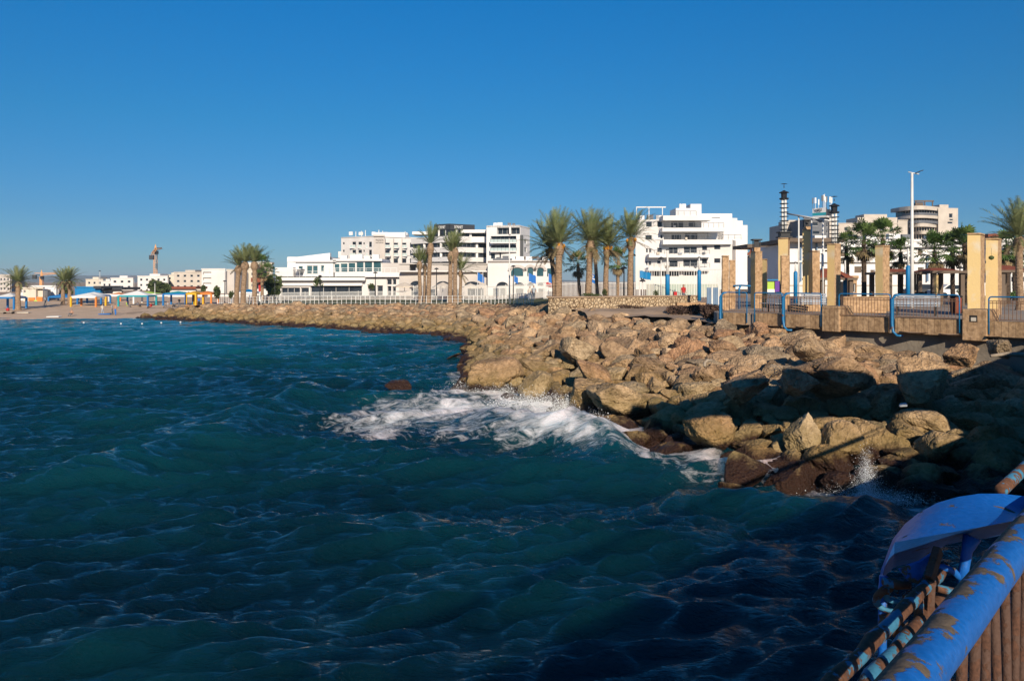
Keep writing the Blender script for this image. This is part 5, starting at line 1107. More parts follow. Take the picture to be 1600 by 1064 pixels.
# air conditioners, tanks and small things on the roofs
rn = random.Random(12)
for nm,px0,px1,py,Y,n in (('hotel_building',540,640,366,292,6),('beach_club_building',528,592,404.5,158,5),('arcade_building',772,860,407.2,150,7),('hall_building',1240,1495,377,110,9),('residence_building',765,812,352,240,4),('apartment_building',998,1034,342.4,186,3)):
    t = bpy.data.objects[nm]
    for k in range(n):
        px = px0+(px1-px0)*(k+rn.uniform(.2,.8))/n; w,h = rn.uniform(.9,1.6),rn.uniform(.7,1.3); c = P(px,py,Y); b = MB()
        b.box(c.x-w/2,c.x+w/2,Y,Y+.9,c.z-.4,c.z+h*.8); b.build('roof_unit',M[rn.choice(['plastic','frame','grey','wmetal'])],t)
for nm,Y,rects in (('apartment_building',178.5,((1052,1056,352.5,356),(1071,1074,371,374.6),(1026,1031,394,397.2),(1060,1066,394.5,397.2),(1085,1089,415,418.2),(1040,1046,415,418.2),(1098,1102,394,397.2))),):
    t = bpy.data.objects[nm]
    for r in rects:
        b = MB(); pbox(b,*r,Y,Y+.5); b.build('balcony_furniture',M[rn.choice(['wood','grey','awning','slat'])],t)
# ---------------------------------------------------------------- palms
def date_frond(V, F, Mi, base, az, el, L, droop, wind, r, dead=False):
    """one feather frond: a curved rib with narrow leaflets"""
    d = Vector((math.cos(az)*math.cos(el),math.sin(az)*math.cos(el),math.sin(el))); p = Vector(base); n = 12; st = L/n; pts = []; dirs = []
    for k in range(n+1):
        pts.append(p.copy()); dirs.append(d.copy())
        d = (d+Vector((0,0,-droop*(.3+1.4*k/n)/n))+wind*(k/n)*.35/ n*3).normalized(); p = p+d*st
    mi = 1 if dead else 0
    for k in range(n):                    # rib
        s = d.cross(Vector((0,0,1))); s = dirs[k].cross(Vector((0,0,1))).normalized()*.022*(1-k/n*.8)
        i = len(V); V += [pts[k]-s,pts[k]+s,pts[k+1]+s*.8,pts[k+1]-s*.8]; F.append((i,i+1,i+2,i+3)); Mi.append(mi)
    m = 30
    for k in range(4,m):
        f = k/m; j = min(int(f*n),n-1); g = f*n-j; q = pts[j].lerp(pts[j+1],g); dd = dirs[j]; sd = dd.cross(Vector((0,0,1)))
        if sd.length < .05: sd = Vector((math.sin(az),-math.cos(az),0))
        sd.normalize(); up = sd.cross(dd).normalized(); ll = L*.16*(math.sin(math.pi*min(1,f*.92+.06))**.6)*r.uniform(.8,1.15)
        for sg in (-1,1):
            t = (dd*.75+sd*sg*.75+up*r.uniform(.05,.5)+wind*.25).normalized()*ll; w = dd*.024*(1+L*.15); e = q+t+Vector((0,0,-ll*.12))
            i = len(V); V += [q-w,q+w,e+w*.25,e-w*.25]; F.append((i,i+1,i+2,i+3)); Mi.append(mi)
def from_lists(name, V, F, Mi, mats, parent, loc=(0,0,0), smooth=False):
    b = MB(); b.v = [tuple(v) for v in V]; b.f = F; b.m = Mi; return b.build(name,mats,parent,smooth,loc)
def trunk(t, H, r0, r1, lean, m, seed, boot=True):
    r = random.Random(seed); pts = []; rad = []; n = int(H/.13)
    for k in range(n+1):
        f = k/n; pts.append((lean[0]*f*f+.02*math.sin(f*7+seed),lean[1]*f*f,H*f))
        rr = r0+(r1-r0)*f; rr *= 1+.35*max(0,1-f*14); 
        if boot and f > .80: rr *= 1+.75*math.sin(math.pi*min(1,(f-.80)/.2))**1
        rad.append(rr*(1.0 if k%2 else 1.07)+r.uniform(-.008,.008))
    b = MB(); b.tube(pts,rad,12); return b.build('trunk',m,t,False,(0,0,0))
def date_palm(H, seed, wind, N=44, L=2.6, upright=.35, dates=True, lean=(0,0), label='', r0=.22, dead=8):
    t = empty('date_palm',(0,0,0),label,'palm tree','date palms along the sea front'); r = random.Random(seed)
    trunk(t,H,r0,r0*.82,lean,M['bark'],seed)
    V,F,Mi = [],[],[]; wv = Vector(wind); top = Vector((lean[0],lean[1],H))
    for k in range(N):
        f = (k+.5)/N; el = R(86)-f*(R(100)-upright*R(45))+r.uniform(-.12,.12); az_ = k*2.39996+r.uniform(-.2,.2)
        date_frond(V,F,Mi,top+Vector((math.cos(az_)*.12,math.sin(az_)*.12,.1-.25*f)),az_,el,L*r.uniform(.85,1.1)*(.8+.35*math.sin(math.pi*min(1,f+.25))),.55+.9*f,wv*(1.2-f*.5),r)
    for k in range(dead):
        az_ = r.uniform(0,6.28); date_frond(V,F,Mi,top+Vector((0,0,-.3)),az_,-r.uniform(.3,.9),L*r.uniform(.6,.85),.6,wv*.3,r,True)
    from_lists('crown',V,F,Mi,[M['frond'],M['frondd']],t)
    if dates:
        b = MB()
        for k in range(7):
            a = k*.9+r.uniform(-.2,.2); c = Vector((math.cos(a)*.36,math.sin(a)*.36,-.15-r.uniform(0,.35)))+top
            b.lathe([(.02,.22),(.10,.12),(.13,0),(.08,-.16),(.02,-.22)],c,7)
        b.build('date_cluster',M['dates'],t,True,(0,0,0))
    return t
def fan_palm(H, seed, N=30, label='', R0=.95, skirt=True, bark='barkd', wind=(0,0,0), grp='fan palms of the promenade'):
    t = empty('fan_palm',(0,0,0),label,'palm tree',grp); r = random.Random(seed); wv = Vector(wind)
    lean = (r.uniform(-.2,.2),r.uniform(-.2,.2)); trunk(t,H,.17,.14,lean,M[bark],seed,False); top = Vector((lean[0],lean[1],H))
    V,F,Mi = [],[],[]; tot = N+(16 if skirt else 4)
    for k in range(tot):
        dead = k >= N; f = (k+.5)/N; az_ = k*2.39996+r.uniform(-.3,.3); el = R(82)-f*R(125)+r.uniform(-.1,.1) if not dead else -R(r.uniform(45,80))
        d = (Vector((math.cos(az_)*math.cos(el),math.sin(az_)*math.cos(el),math.sin(el)))+wv*.3).normalized()
        pl = R0*r.uniform(.9,1.35)*(.75 if dead else 1); b0 = top+Vector((0,0,-.35 if dead else 0)); c = b0+d*pl; s = d.cross(Vector((0,0,1))).normalized(); u = s.cross(d)
        i = len(V); V += [b0-s*.02,b0+s*.02,c+s*.015,c-s*.015]; F.append((i,i+1,i+2,i+3)); Mi.append(int(dead))
        fr = R0*r.uniform(.66,.86)*(.7 if dead else 1); seg = 15
        for q in range(seg):
            a = (q/(seg-1)-.5)*R(215); dv = (d*math.cos(a)+s*math.sin(a)); tip = c+dv*fr*(1-.25*abs(a)/2)+u*(.12*(q%2))+Vector((0,0,-fr*(.14 if not dead else .3)*(1+.8*r.random())))+wv*.12
            mid = c+dv*fr*.55+u*.06*(q%2); wd = (s*math.cos(a)-d*math.sin(a))*fr*.085
            i = len(V); V += [c,mid-wd,tip,mid+wd]; F.append((i,i+1,i+2,i+3)); Mi.append(int(dead))
    from_lists('crown',V,F,Mi,[M['fan'],M['frondd']],t); return t
def place(t, px, Y, zb=None, sc=1, rz=0):
    x = PX(px,Y); t.location = (x,Y,gz(x,Y) if zb is None else zb); t.scale = (sc,)*3 if not hasattr(sc,'__len__') else sc; t.rotation_euler = (0,0,rz); return t
def fit(t, px, Y, pyb, zb=None, rz=0, w=1.0):   # scale a palm so that its trunk ends at this photo height
    z0 = gz(PX(px,Y),Y) if zb is None else zb; H = max(v.co.z for o in kids[t.name] if o.name.startswith('trunk') for v in o.data.vertices); k = (PZ(pyb,Y)-z0)/H; place(t,px,Y,z0,(k*w,k*w,k),rz); t.rotation_euler = (.045*math.sin(px*1.7),.05*math.cos(px*2.3),rz); return t
dp = {}
# the beach palms, left
a = date_palm(4.6,1,(.05,0,0),56,2.5,.1,False,label='broad round crowned palm standing alone on the sand at far left',r0=.30); fit(a,28,124,441,None,0,1.35)
b_ = dup(a,label='darker trunked palm of the beach pair, its left one'); fit(b_,98,138,440,None,1.3,1.25)
c_ = dup(a,label='taller slim palm of the beach pair, its right one'); fit(c_,109,139,438,None,2.7,1.2)
# three wind blown palms
p3 = date_palm(6.6,21,(.5,0,.55),34,2.5,1.15,False,label='shortest and leftmost of the three wind blown palms on the shore lawn',r0=.27,dead=2); fit(p3,369,107,415,None,0,1.5)
q3 = dup(p3,label='middle palm of the three wind blown ones on the shore lawn'); fit(q3,379.5,106,409,None,0.25,1.5)
r3 = date_palm(7.2,23,(.55,0,.5),36,2.7,1.2,False,label='rightmost palm of the three wind blown ones, with the widest crown',r0=.28,dead=2); fit(r3,398,106,409,None,0,1.5)
# groups in front of the complex
g1 = date_palm(7.3,31,(.45,0,.6),34,2.4,1.2,False,label='left palm of the close cluster in front of the arcade wing',r0=.27,dead=4); fit(g1,656.5,100,408,None,0,1.2)
g2 = dup(g1,label='thin middle palm of the close cluster in front of the arcade wing'); fit(g2,663,104,412,None,1.2)
g3 = date_palm(8.6,33,(.35,0,.6),36,2.5,1.15,False,label='tallest palm of the close cluster in front of the arcade wing',r0=.28,dead=4); fit(g3,669,100,380,None,0,1.2)
g4 = dup(g1,label='left trunk of the twin palms before the banded block'); fit(g4,702.5,98,393,None,0.2,1.2)
g5 = dup(g3,label='right leaning trunk of the twin palms before the banded block'); fit(g5,711,98,387,None,0.35,1.2)
g6 = date_palm(4.4,35,(.9,0,.1),30,2.4,.5,False,label='short dark trunked palm with fronds blown right beside the twin palms',r0=.17,dead=3); fit(g6,719,101,423,None,0,1.3)
# centre row on the stone walled terrace
h1 = date_palm(6.6,41,(.35,0,.45),64,3.1,.55,True,label='left leaning dark trunk palm at the left end of the stone walled terrace row',r0=.26,dead=12,lean=(-.5,0)); fit(h1,868,66,387,None,0,1.2)
h2 = date_palm(6.7,42,(.55,0,.55),64,3.2,.7,True,label='thick pale trunk palm at the left end of the stone walled terrace row',r0=.33,dead=8,lean=(.35,0)); fit(h2,873,62,379,None,0,1.15)
h3 = date_palm(7.0,43,(.4,0,.45),70,3.3,.65,False,label='tallest palm in the middle of the stone walled terrace row',r0=.30,dead=10); fit(h3,918,63,376,None,0,1.2)
h4 = dup(h1,label='palm with drooping dry fronds and dates right of the tallest terrace palm'); fit(h4,946,64,384,None,2.0,1.2)
h5 = date_palm(7.2,45,(.6,0,.25),52,2.9,.5,True,label='palm with a bright orange date cluster beside the white apartment block',r0=.26,dead=6); fit(h5,984,64,371,None,0,1.25)
h6 = dup(h5,label='thin palm behind and between the terrace row palms'); fit(h6,934,74,388,None,2.2)
f1 = fan_palm(3.9,51,26,'small fan palm with pale trunk behind the tallest terrace palm',.85,True,'bark',grp='fan palms of the sea front'); fit(f1,906,72,412,None,0)
f2 = dup(f1,label='small yellowing fan palm left of the orange date palm'); fit(f2,965,76,407,None,1.0)
f3 = dup(f1,label='dark slim fan palm in front of the white house right of the three palms'); fit(f3,410,150,415,None,2.0)
f4 = dup(f1,label='bushy fan palm lower right of the three wind blown palms'); fit(f4,420,146,425,None,0.6)
# fan palms behind the pillars
fp = [(1324,356,62,'leftmost fan palm with leaning thin trunk behind the pillars',.95),(1350,345,58,'fan palm with thick curved trunk left of the free standing pillar',1.1),(1381,343,60,'fan palm whose crown rises over the free standing pillar',1.15),(1408,364,60,'lower fan palm just left of the light mast',.9),(1459,362,56,'dark fan palm right of the light mast, with long dead skirt',1.05),(1489,358,60,'bright green fan palm in the middle of the right cluster',1.1),(1509,350,58,'tall fan palm behind the peeling yellow pillar',1.05),(1574,358,56,'very dark fan palm between the rightmost pillar and the edge date palm',.95),(1586,372,66,'dark fan palm behind the edge date palm, lower one',.9)]
for k,(px,pyt,Y,lab,s) in enumerate(fp):
    z0 = DZ if Y < 77 else 3.3; Ht = PZ(pyt+30,Y)-z0
    place(fan_palm(Ht,60+k,32+k%3*3,lab,.80*s,True,'barkd',(.45,0,-.02)),px,Y,z0,1,k*1.1)
e1 = date_palm(6.4,71,(-.2,0,.35),64,3.0,.6,False,label='tall date palm cut by the right edge of the picture',r0=.27,dead=6); fit(e1,1594,44,370,DZ,0,1.15)
e2 = dup(e1,label='thin date palm behind the edge one, outside its crown'); fit(e2,1640,50,375,DZ,1.0)

# ---------------------------------------------------------------- bushes, hedges
def shrub(px, py0, py1, Y, w, lab, m='leaf', N=420, seed=0, name='shrub', ls=.16):
    r = random.Random(seed+int(px*7)); z0,z1 = PZ(py1,Y),PZ(py0,Y); x = PX(px,Y); t = empty(name,(x,Y,z0),lab,'bush'); V,F,Mi = [],[],[]; H = z1-z0; W = w*Y/FPX/2
    lobes = [(Vector((r.uniform(-.65,.65)*W,r.uniform(-.4,.4)*W,H*r.uniform(.3,.75))),r.uniform(.35,.6)) for _ in range(9)]
    for k in range(N):
        c,q = lobes[k%9]; d = Vector((r.gauss(0,1),r.gauss(0,1),r.gauss(0,1))).normalized()*q*r.uniform(.6,1.05); p = c+Vector((d.x*W,d.y*W,d.z*H*.75)); p.z = max(.02,p.z)
        a = Vector((r.gauss(0,1),r.gauss(0,1),r.gauss(0,1))).normalized()*ls*r.uniform(.6,1.3)*max(.6,H/1.2); c2_ = a.cross(Vector((r.gauss(0,1),r.gauss(0,1),r.gauss(0,1)))).normalized()*a.length*.5
        i = len(V); V += [p-a,p-c2_,p+a,p+c2_]; F.append((i,i+1,i+2,i+3)); Mi.append(0)
    from_lists('foliage',V,F,Mi,[M[m]],t)
    b = MB()
    for k in range(5): c,q = lobes[k]; b.tube([(r.uniform(-.1,.1)*W,0,-.1),tuple(c*.6),tuple(c)],[.04,.03,.015],5)
    b.build('stem',M['barkd'],t,False,(0,0,0)); return t
shrub(247,440,459,190,30,'big dark green tree crown behind the blue beach canopies','leaf',900,1,'broad_tree',.28)
shrub(104,448,470,165,16,'dull bush behind the beach palm pair')
shrub(339,448,466,112,14,'small shore bush left of the three wind blown palms')
shrub(361,456,466,113,9,'tiny bush beside the leftmost wind blown palm')
shrub(427,436,468,118,20,'tall loose bush at the left end of the beach club','leaf',500)
shrub(318,446,458,170,9,'little yellowish tree in front of the cream house')
shrub(497,434,447,135,12,'small round topped tree at the club front, left one','leaf',260,3,'small_tree')
shrub(580,443,453,135,13,'small round topped tree at the club front, right one','leaf',260,4,'small_tree')
shrub(925,458,465,58.5,34,'low green bush on the stone walled terrace under the tallest palm','leaf',420,5,ls=.10)
shrub(944,452,465,60,9,'narrow upright bush beside the low terrace bush','leaf',200,6,ls=.10)
shrub(1025,454,463,62,10,'small dark shrub on the terrace left of the padded pole','leaf',200,7,ls=.10)
shrub(1085,475,499,50,96,'sprawling dark dry brush pile below the steel gate panels','brush',5000,8,'dry_brush',.14)
shrub(1113,476,500,43,34,'dark dry brush tangle at the deck corner','brush',1400,9,'dry_brush',.13)
shrub(986,477,482,56.5,42,'thin line of dry weeds at the foot of the stone wall','brush',700,10,'dry_brush',.10)
shrub(1506,449,462,70,22,'green shrubs behind the right promenade palms','fan',400,11)
shrub(1578,455,466,58,60,'green hedge behind the rightmost railing panel','fan',700,12,'hedge')
for k,(px,py) in enumerate(((455,477),(540,478.5),(600,478.5),(690,479))):
    pass

# ---------------------------------------------------------------- stone filled wall, dirt bank
t = empty('gabion_wall',(2.6,56.2,2.6),'pale stone filled gabion wall retaining the palm terrace','wall')
b = MB(); b.prism([(2.55,56),(3.6,55.7),(14.6,62.6),(14.2,63.4),(3.3,57.4),(2.7,60)],2.2,3.86); b.build('body',M['gabion'],t)
b = MB(); b.prism([(2.45,55.93),(3.6,55.6),(14.7,62.55),(14.2,63.5),(3.3,57.5),(2.6,60.1)],3.86,3.93); b.build('capping',M['dirt'],t)
b = MB(); b.box(PX(1053,62),PX(1058,62),62,62.3,PZ(478,62),PZ(456,62)); tag(b.build('end_post',M['red']),'dull red post at the right end of the stone filled wall','post')
nx_,ny_ = 60,26; gxx = np.linspace(0,1,nx_); gyy = np.linspace(0,1,ny_); AX,AY = np.meshgrid(gxx,gyy,indexing='ij')
x0_,y0_ = 5.0+AX*9.5,49.5+AX*(-9.5)*.75; x1_,y1_ = 4.2+AX*10.5,56.2+AX*6.6
BX,BY = x0_+(x1_-x0_)*AY,y0_+(y1_-y0_)*AY; BZ = 2.05+1.0*np.minimum(AY*3,1)**.6+.1*AX+.12*fbm(BX*.9,BY*.9,BX*0,4,77)
tag(np_mesh('dirt_bank',np.stack([BX,BY,BZ],-1).reshape(-1,3),grid_faces(nx_,ny_),M['dirt']),kind='structure')
t = empty('tan_kerb',P(1080,474,60),'low tan stone edge right of the wall end below the padded pole','low wall'); b = MB(); b.box(PX(1058,60),PX(1103,60),60,60.6,PZ(482,60),PZ(473,60)); b.build('block',M['pstone'],t,bevel=.02)
t = empty('steel_gate',P(1114,480,52),'two blue grey corrugated steel gate panels left of the first pillar','gate')
for x0,x1 in ((1104.5,1112),(1113,1122)):
    b = MB(); n = 6
    for k in range(n):
        u0,u1 = x0+(x1-x0)*k/n,x0+(x1-x0)*(k+1)/n; b.box(PX(u0,52),PX(u1,52),52-.03*(k%2),52.05,PZ(480,52),PZ(449.5,52))
    b.build('panel',M['bloc'],t)
b = MB()
for px in (1112.5,1123): b.bar(P(px,447,52),P(px,482,52),.1,.1)
b.build('post',M['wmetal'],t)

# ---------------------------------------------------------------- fences
t = empty('lawn_fence',(-14,93,2.1),'low white post and rail fence along the edge of the shore lawn','fence'); r = random.Random(2)
fpts = [(-35.5,106.2),(-28,101.8),(-19,97.3),(-10.5,93.3),(-4.5,90.3),(.3,83.5),(2.0,76)]
def along(pts, s):
    Ls = [math.dist(a,c) for a,c in zip(pts,pts[1:])]; s *= sum(Ls)
    for (a,c),l in zip(zip(pts,pts[1:]),Ls):
        if s <= l: return (a[0]+(c[0]-a[0])*s/l,a[1]+(c[1]-a[1])*s/l)
        s -= l
    return pts[-1]
PP = []
for k in range(72):
    x,y = along(fpts,k/71); z = gz(x,y); l = r.uniform(-.05,.09); b = MB(); b.bar((x,y,z),(x+l,y,z+1.15),.055,.055); b.build('post',M['wmetal'],t); PP.append((x,y,z))
for h in (.35,.72,1.08):
    b = MB()
    for a,c in zip(PP,PP[1:]): b.bar((a[0],a[1],a[2]+h),(c[0],c[1],c[2]+h),.02,.025)
    b.build('rail',M['wmetal'],t)
def picket(lab, px0, px1, Y0, Y1, h, pitch=.13, m='wmetal', seg=4.0):
    a = Vector((PX(px0,Y0),Y0,0)); c = Vector((PX(px1,Y1),Y1,0)); L = (c-a).length; d = (c-a)/L; t = empty('picket_fence',(a.x,a.y,gz(a.x,a.y)),lab,'fence'); n = max(1,int(L/seg))
    for k in range(n):
        b = MB(); s0,s1 = L*k/n,L*(k+1)/n; q = int((s1-s0)/pitch)
        for j in range(q+1):
            p = a+d*(s0+(s1-s0)*j/q); z = gz(p.x,p.y); w = .045 if j else .09; b.bar(p+Vector((0,0,z)),p+Vector((0,0,z+h*(1 if j else 1.04))),w,w*.6)
        for hh in (.12,h-.12):
            p,q_ = a+d*s0,a+d*s1; b.bar(p+Vector((0,0,gz(p.x,p.y)+hh)),q_+Vector((0,0,gz(q_.x,q_.y)+hh)),.04,.05)
        b.build('panel',M[m],t)
    return t
picket('white picket fence in front of the long low sea front building',436,645,128,124,1.45,.15)
picket('taller white picket fence in front of the arcade wing',646,760,118,112,2.2,.15)
picket('white picket fence round the arcade forecourt behind the shade umbrellas',760,858,112,100,2.0,.15)
picket('white picket fence behind the terrace palms',850,1000,92,88,1.75,.15)
picket('white tall mesh court fence in front of the white apartment block',1000,1130,92,86,3.2,.30,seg=3)
picket('low white rail fence along the shore path at left',340,440,118,116,1.2,.3)
t = empty('court_screen',P(1075,462,94),'faded green windbreak screen on the court fence','screen'); b = MB(); pbox(b,1010,1122,444,466,94,94.05)
b.build('sheet',mat('faded_green_net',(.36,.45,.38),.9,noise=.6,c2=(.5,.5,.43)),t)
# ---------------------------------------------------------------- street lamps
def lamp(px, pyb, pyt, Y, lab, m='dark', arm=0, k=1.0):
    x = PX(px,Y); z0 = gz(x,Y); zt = PZ(pyt,Y); t = empty('street_lamp',(x,Y,z0),lab,'street lamp','street lamps of the shore path')
    b = MB(); b.tube([(x,Y,z0),(x,Y,zt)],[.07*k,.045*k],8); b.build('pole',M[m],t,True)
    b = MB(); b.lathe([(.03,-.02),(.28,.0),(.24,.1),(.05,.2)],(x+arm,Y,zt),10); b.build('lamp_head',M['dark'],t)
    if arm: b = MB(); b.bar((x,Y,zt),(x+arm,Y,zt+.03),.05,.05); b.build('arm',M[m],t)
lamp(586.5,470,427,100,'black street lamp in front of the club corner windows'); lamp(682,468,421,100,'black street lamp between the palm cluster and the twin palms')
lamp(802,477,417,95,'black street lamp right of the tall white lamp pole'); lamp(796,472,372,98,'tall white lamp pole with a dark round head above the arcade','wmetal',-.0,1.4)
lamp(500,470,432,112,'black street lamp beside the left small tree'); lamp(429.5,470,436,112,'black street lamp by the sloping end of the beach club')
lamp(351,470,440,125,'slim dark lamp post left of the three palms'); lamp(242,474,442,140,'pale lamp post beside the teal beach canopy','wmetal')
lamp(156,460,424,200,'thin pale pole above the low dark roofed shed','wmetal'); lamp(1004,465,440,70,'slim grey pole beside the bright blue flag','wmetal')
lamp(1033,463,405,70,'thin white mast behind the left padded pole','wmetal'); lamp(975,470,420,68,'thin dark post left of the orange date palm'); lamp(989,470,400,70,'dark slim mast right of the orange date palm')
lamp(1353,468,408,66,'black lamp post left of the free standing pillar'); lamp(1500,470,420,66,'black lamp post under the bright green fan palm'); lamp(1578,470,415,60,'black lamp post right of the rightmost pillar')
# ---------------------------------------------------------------- flags
def flag(px, py, Y, w, h, m, lab, pole=True, sx=1, emblem=None):
    x,z = PX(px,Y),PZ(py,Y); z0 = gz(x,Y); t = empty('flag',(x,Y,z0),lab,'flag')
    b = MB(); b.tube([(x,Y,z0),(x,Y,z+h*.6)],.03,6); b.build('pole',M['wmetal'],t)
    V = []; n,mv = 14,7
    for i in range(n):
        for j in range(mv):
            f = i/(n-1); V.append((x+sx*w*f,Y+.10*w*math.sin(f*8)*f,z+h/2-h*j/(mv-1)-.35*h*f*f+.05*h*math.sin(f*9)))
    b = MB(); b.v = V
    for i in range(n-1):
        for j in range(mv-1): b.f.append((i*mv+j,i*mv+j+1,(i+1)*mv+j+1,(i+1)*mv+j)); b.m.append(1 if emblem and (j in (1,4) or (j in (2,3) and i in (6,7))) else 0)
    b.build('cloth',[M[m],M['bluefab']],t,True); return t
flag(746,433,100,.85,1.0,'bluefab','blue flag left of the black one in front of the arcade wall'); flag(754.5,429,100,.5,.55,'dark','small black flag above the arcade arches')
flag(803,436,98,.5,.8,'bluefab','narrow blue flag beside the black street lamp'); flag(826,434,98,.9,1.0,'bluefab','blue flag flying under the arched windows'); flag(857,435,94,.8,1.0,'bluefab','blue flag at the left foot of the thick trunk palm')
flag(853,445,92,.9,.5,'red','dark red cloth hanging beside the thick trunk palm'); flag(922,431,80,.75,.62,'whitec','white flag with two blue stripes and a blue star patch right of the tallest palm',emblem=True); flag(923,438,80,.7,.5,'bluefab','blue flag below the white striped one')
flag(999,429,72,1.05,.65,'bluepad','bright blue banner in front of the apartment block ground floor')
# ---------------------------------------------------------------- parasols
def parasol(px, pye, Y, w, lab, m='awning'):
    x = PX(px,Y); z = PZ(pye,Y); t = empty('parasol',(x,Y,gz(x,Y)),lab,'parasol','beige parasols in front of the arcade'); W = w*Y/FPX/2
    b = MB(); b.tube([(x,Y,gz(x,Y)),(x,Y,z+W*.4)],.045,8); b.build('pole',M['wmetal'],t)
    b = MB(); n = 8
    for k in range(n):
        a0,a1 = 2*math.pi*k/n,2*math.pi*(k+1)/n; p0,p1 = (x+W*math.cos(a0),Y+W*math.sin(a0),z),(x+W*math.cos(a1),Y+W*math.sin(a1),z)
        b.poly([(x,Y,z+W*.42),p0,p1]); b.quad(p0,(p0[0],p0[1],z-.18),(p1[0],p1[1],z-.18),p1)
    b.build('canopy',M[m],t)
for px,pye,w,lab in ((632,447.5,32,'beige parasol in front of the club corner, leftmost parasol'),(658,448,24,'beige parasol half behind the palm cluster'),(692,448,34,'wide beige parasol between the palm cluster and twin palms'),(735,448,26,'beige parasol right of the short dark trunk palm'),(752,447,22,'beige parasol by the blue and black flags')): parasol(px,pye,124,w,lab)
# ---------------------------------------------------------------- beach shade canopies
def canopy(px0, px1, pye, pyt, Y, roof, posts, lab, n=3, valance=None):
    x0,x1 = PX(px0,Y),PX(px1,Y); zg_ = gz((x0+x1)/2,Y); ze,zt = PZ(pye,Y),PZ(pyt,Y); d = 3.2; t = empty('beach_canopy',((x0+x1)/2,Y,zg_),lab,'canopy','shade canopies on the beach')
    bays = max(1,round((x1-x0)/4.2))
    for k in range(bays):
        a,c = x0+(x1-x0)*k/bays,x0+(x1-x0)*(k+1)/bays; m = ((a+c)/2,Y+d/2,zt); q = [(a,Y,ze),(c,Y,ze),(c,Y+d,ze),(a,Y+d,ze)]; b = MB()
        for j in range(4): b.poly([q[j],q[(j+1)%4],m]); p,s = q[j],q[(j+1)%4]; b.quad(p,(p[0],p[1],ze-.28),(s[0],s[1],ze-.28),s,1)
        b.build('roof',[M[roof],M[valance or posts[0]]],t)
    for k in range(bays+1):
        for yy in (Y,Y+d):
            x = x0+(x1-x0)*k/bays; b = MB(); b.box(x-.13,x+.13,yy-.13,yy+.13,zg_-.2,ze-.1); b.build('post',M[posts[(k+(yy > Y))%len(posts)]],t)
canopy(111,150,463,458,133,'whitec',['yellow','orangec'],valance='whitec',lab='white topped beach canopy on yellow and orange posts near the palm pair'); canopy(121,158,461,456.5,140,'whitec',['blue'],'white topped canopy with blue posts behind the yellow one')
canopy(185,231,461.5,454.5,134,'whitec',['teal','blue'],'white topped beach canopy on teal posts, the largest on the sand',valance='teal'); canopy(209,243,459,455.5,142,'lime',['whitec'],'lime topped canopy behind the teal one')
canopy(255,290,458.5,455,136,'teal',['blue'],'teal canopy row on blue posts right of the lamp post'); canopy(291,306,458,455,136,'yellow',['yellow'],'yellow canopy next to the teal row'); canopy(307,330,458,455,138,'orangec',['orangec'],'orange canopy at the right end of the row')
canopy(-8,22,464,458,126,'whitec',['blue'],'white canopy with blue posts at the far left edge'); canopy(76,108,463,459,150,'blue',['blue','whitec'],'blue canopy behind the left palm of the pair'); canopy(171,188,460,457,150,'orangec',['whitec','orangec'],'small orange framed canopy left of the teal one'); canopy(372,396,456.5,452,128,'bluepad',['whitec'],'blue topped stall behind the three wind blown palms')
t = empty('site_hoarding',P(290,466,175),'long white hoarding wall behind the beach canopies','wall'); bpart(t,'panel','white',(150,262,459,474,176,176.3),(262,395,460,470,172,172.3))
# ---------------------------------------------------------------- tower cranes
def crane(px, Y, pyt, jl, jr, dy, lab, cw):
    t = empty('tower_crane',(PX(px,Y),Y,2),lab,'crane'); x = PX(px,Y); zt = PZ(pyt,Y); w = 1.0
    b = MB(); n = 16
    for dx in (-w,w):
        for dd in (-w,w): b.bar((x+dx,Y+dd,2),(x+dx,Y+dd,zt),.22,.22)
    for k in range(n):
        za,zb = 2+(zt-2)*k/n,2+(zt-2)*(k+1)/n; b.bar((x-w,Y-w,za),(x+w,Y-w,zb),.18,.18); b.bar((x+w,Y-w,za),(x+w,Y+w,zb),.16,.16); b.bar((x-w,Y-w,zb),(x+w,Y-w,zb),.25,.25)
    b.build('mast',M['orange'],t)
    b = MB(); b.box(x+.6,x+2.6,Y-3,Y-1,zt-1.6,zt+.8); b.build('cab',M['dark'],t)
    A = Vector((x,Y,zt+1.5)); J = Vector(jr); K = Vector(jl); b = MB()
    for o in ((-.6,0,0),(.6,0,0),(0,0,1.5)): o = Vector(o); b.bar(A+o,J+o*.6,.35,.35); b.bar(A+o,K+o,.4,.4)
    for k in range(10): p,q = A.lerp(J,k/10),A.lerp(J,(k+1)/10); b.bar(p,q+Vector((0,0,1.3)),.22,.22)
    b.build('jib',M['orange'],t); b = MB(); c = K; b.box(c.x-1.4,c.x+1.4,c.y-1,c.y+1,c.z-3,c.z); b.build('counterweight',M['dgrey'],t)
    b = MB(); b.lathe([(1.0,0),(.8,2.2),(.2,5)],(x,Y,zt+.5),6); b.build('tower_head',M['orange'],t)
crane(243,560,394,tuple(P(237,399,545)),tuple(P(253,389,680)),0,'tall orange tower crane seen end on above the white houses',1); crane(65,620,433,tuple(P(54,430,620)),tuple(P(88,428,618)),0,'lower orange tower crane with a horizontal jib between the beach palms',1)
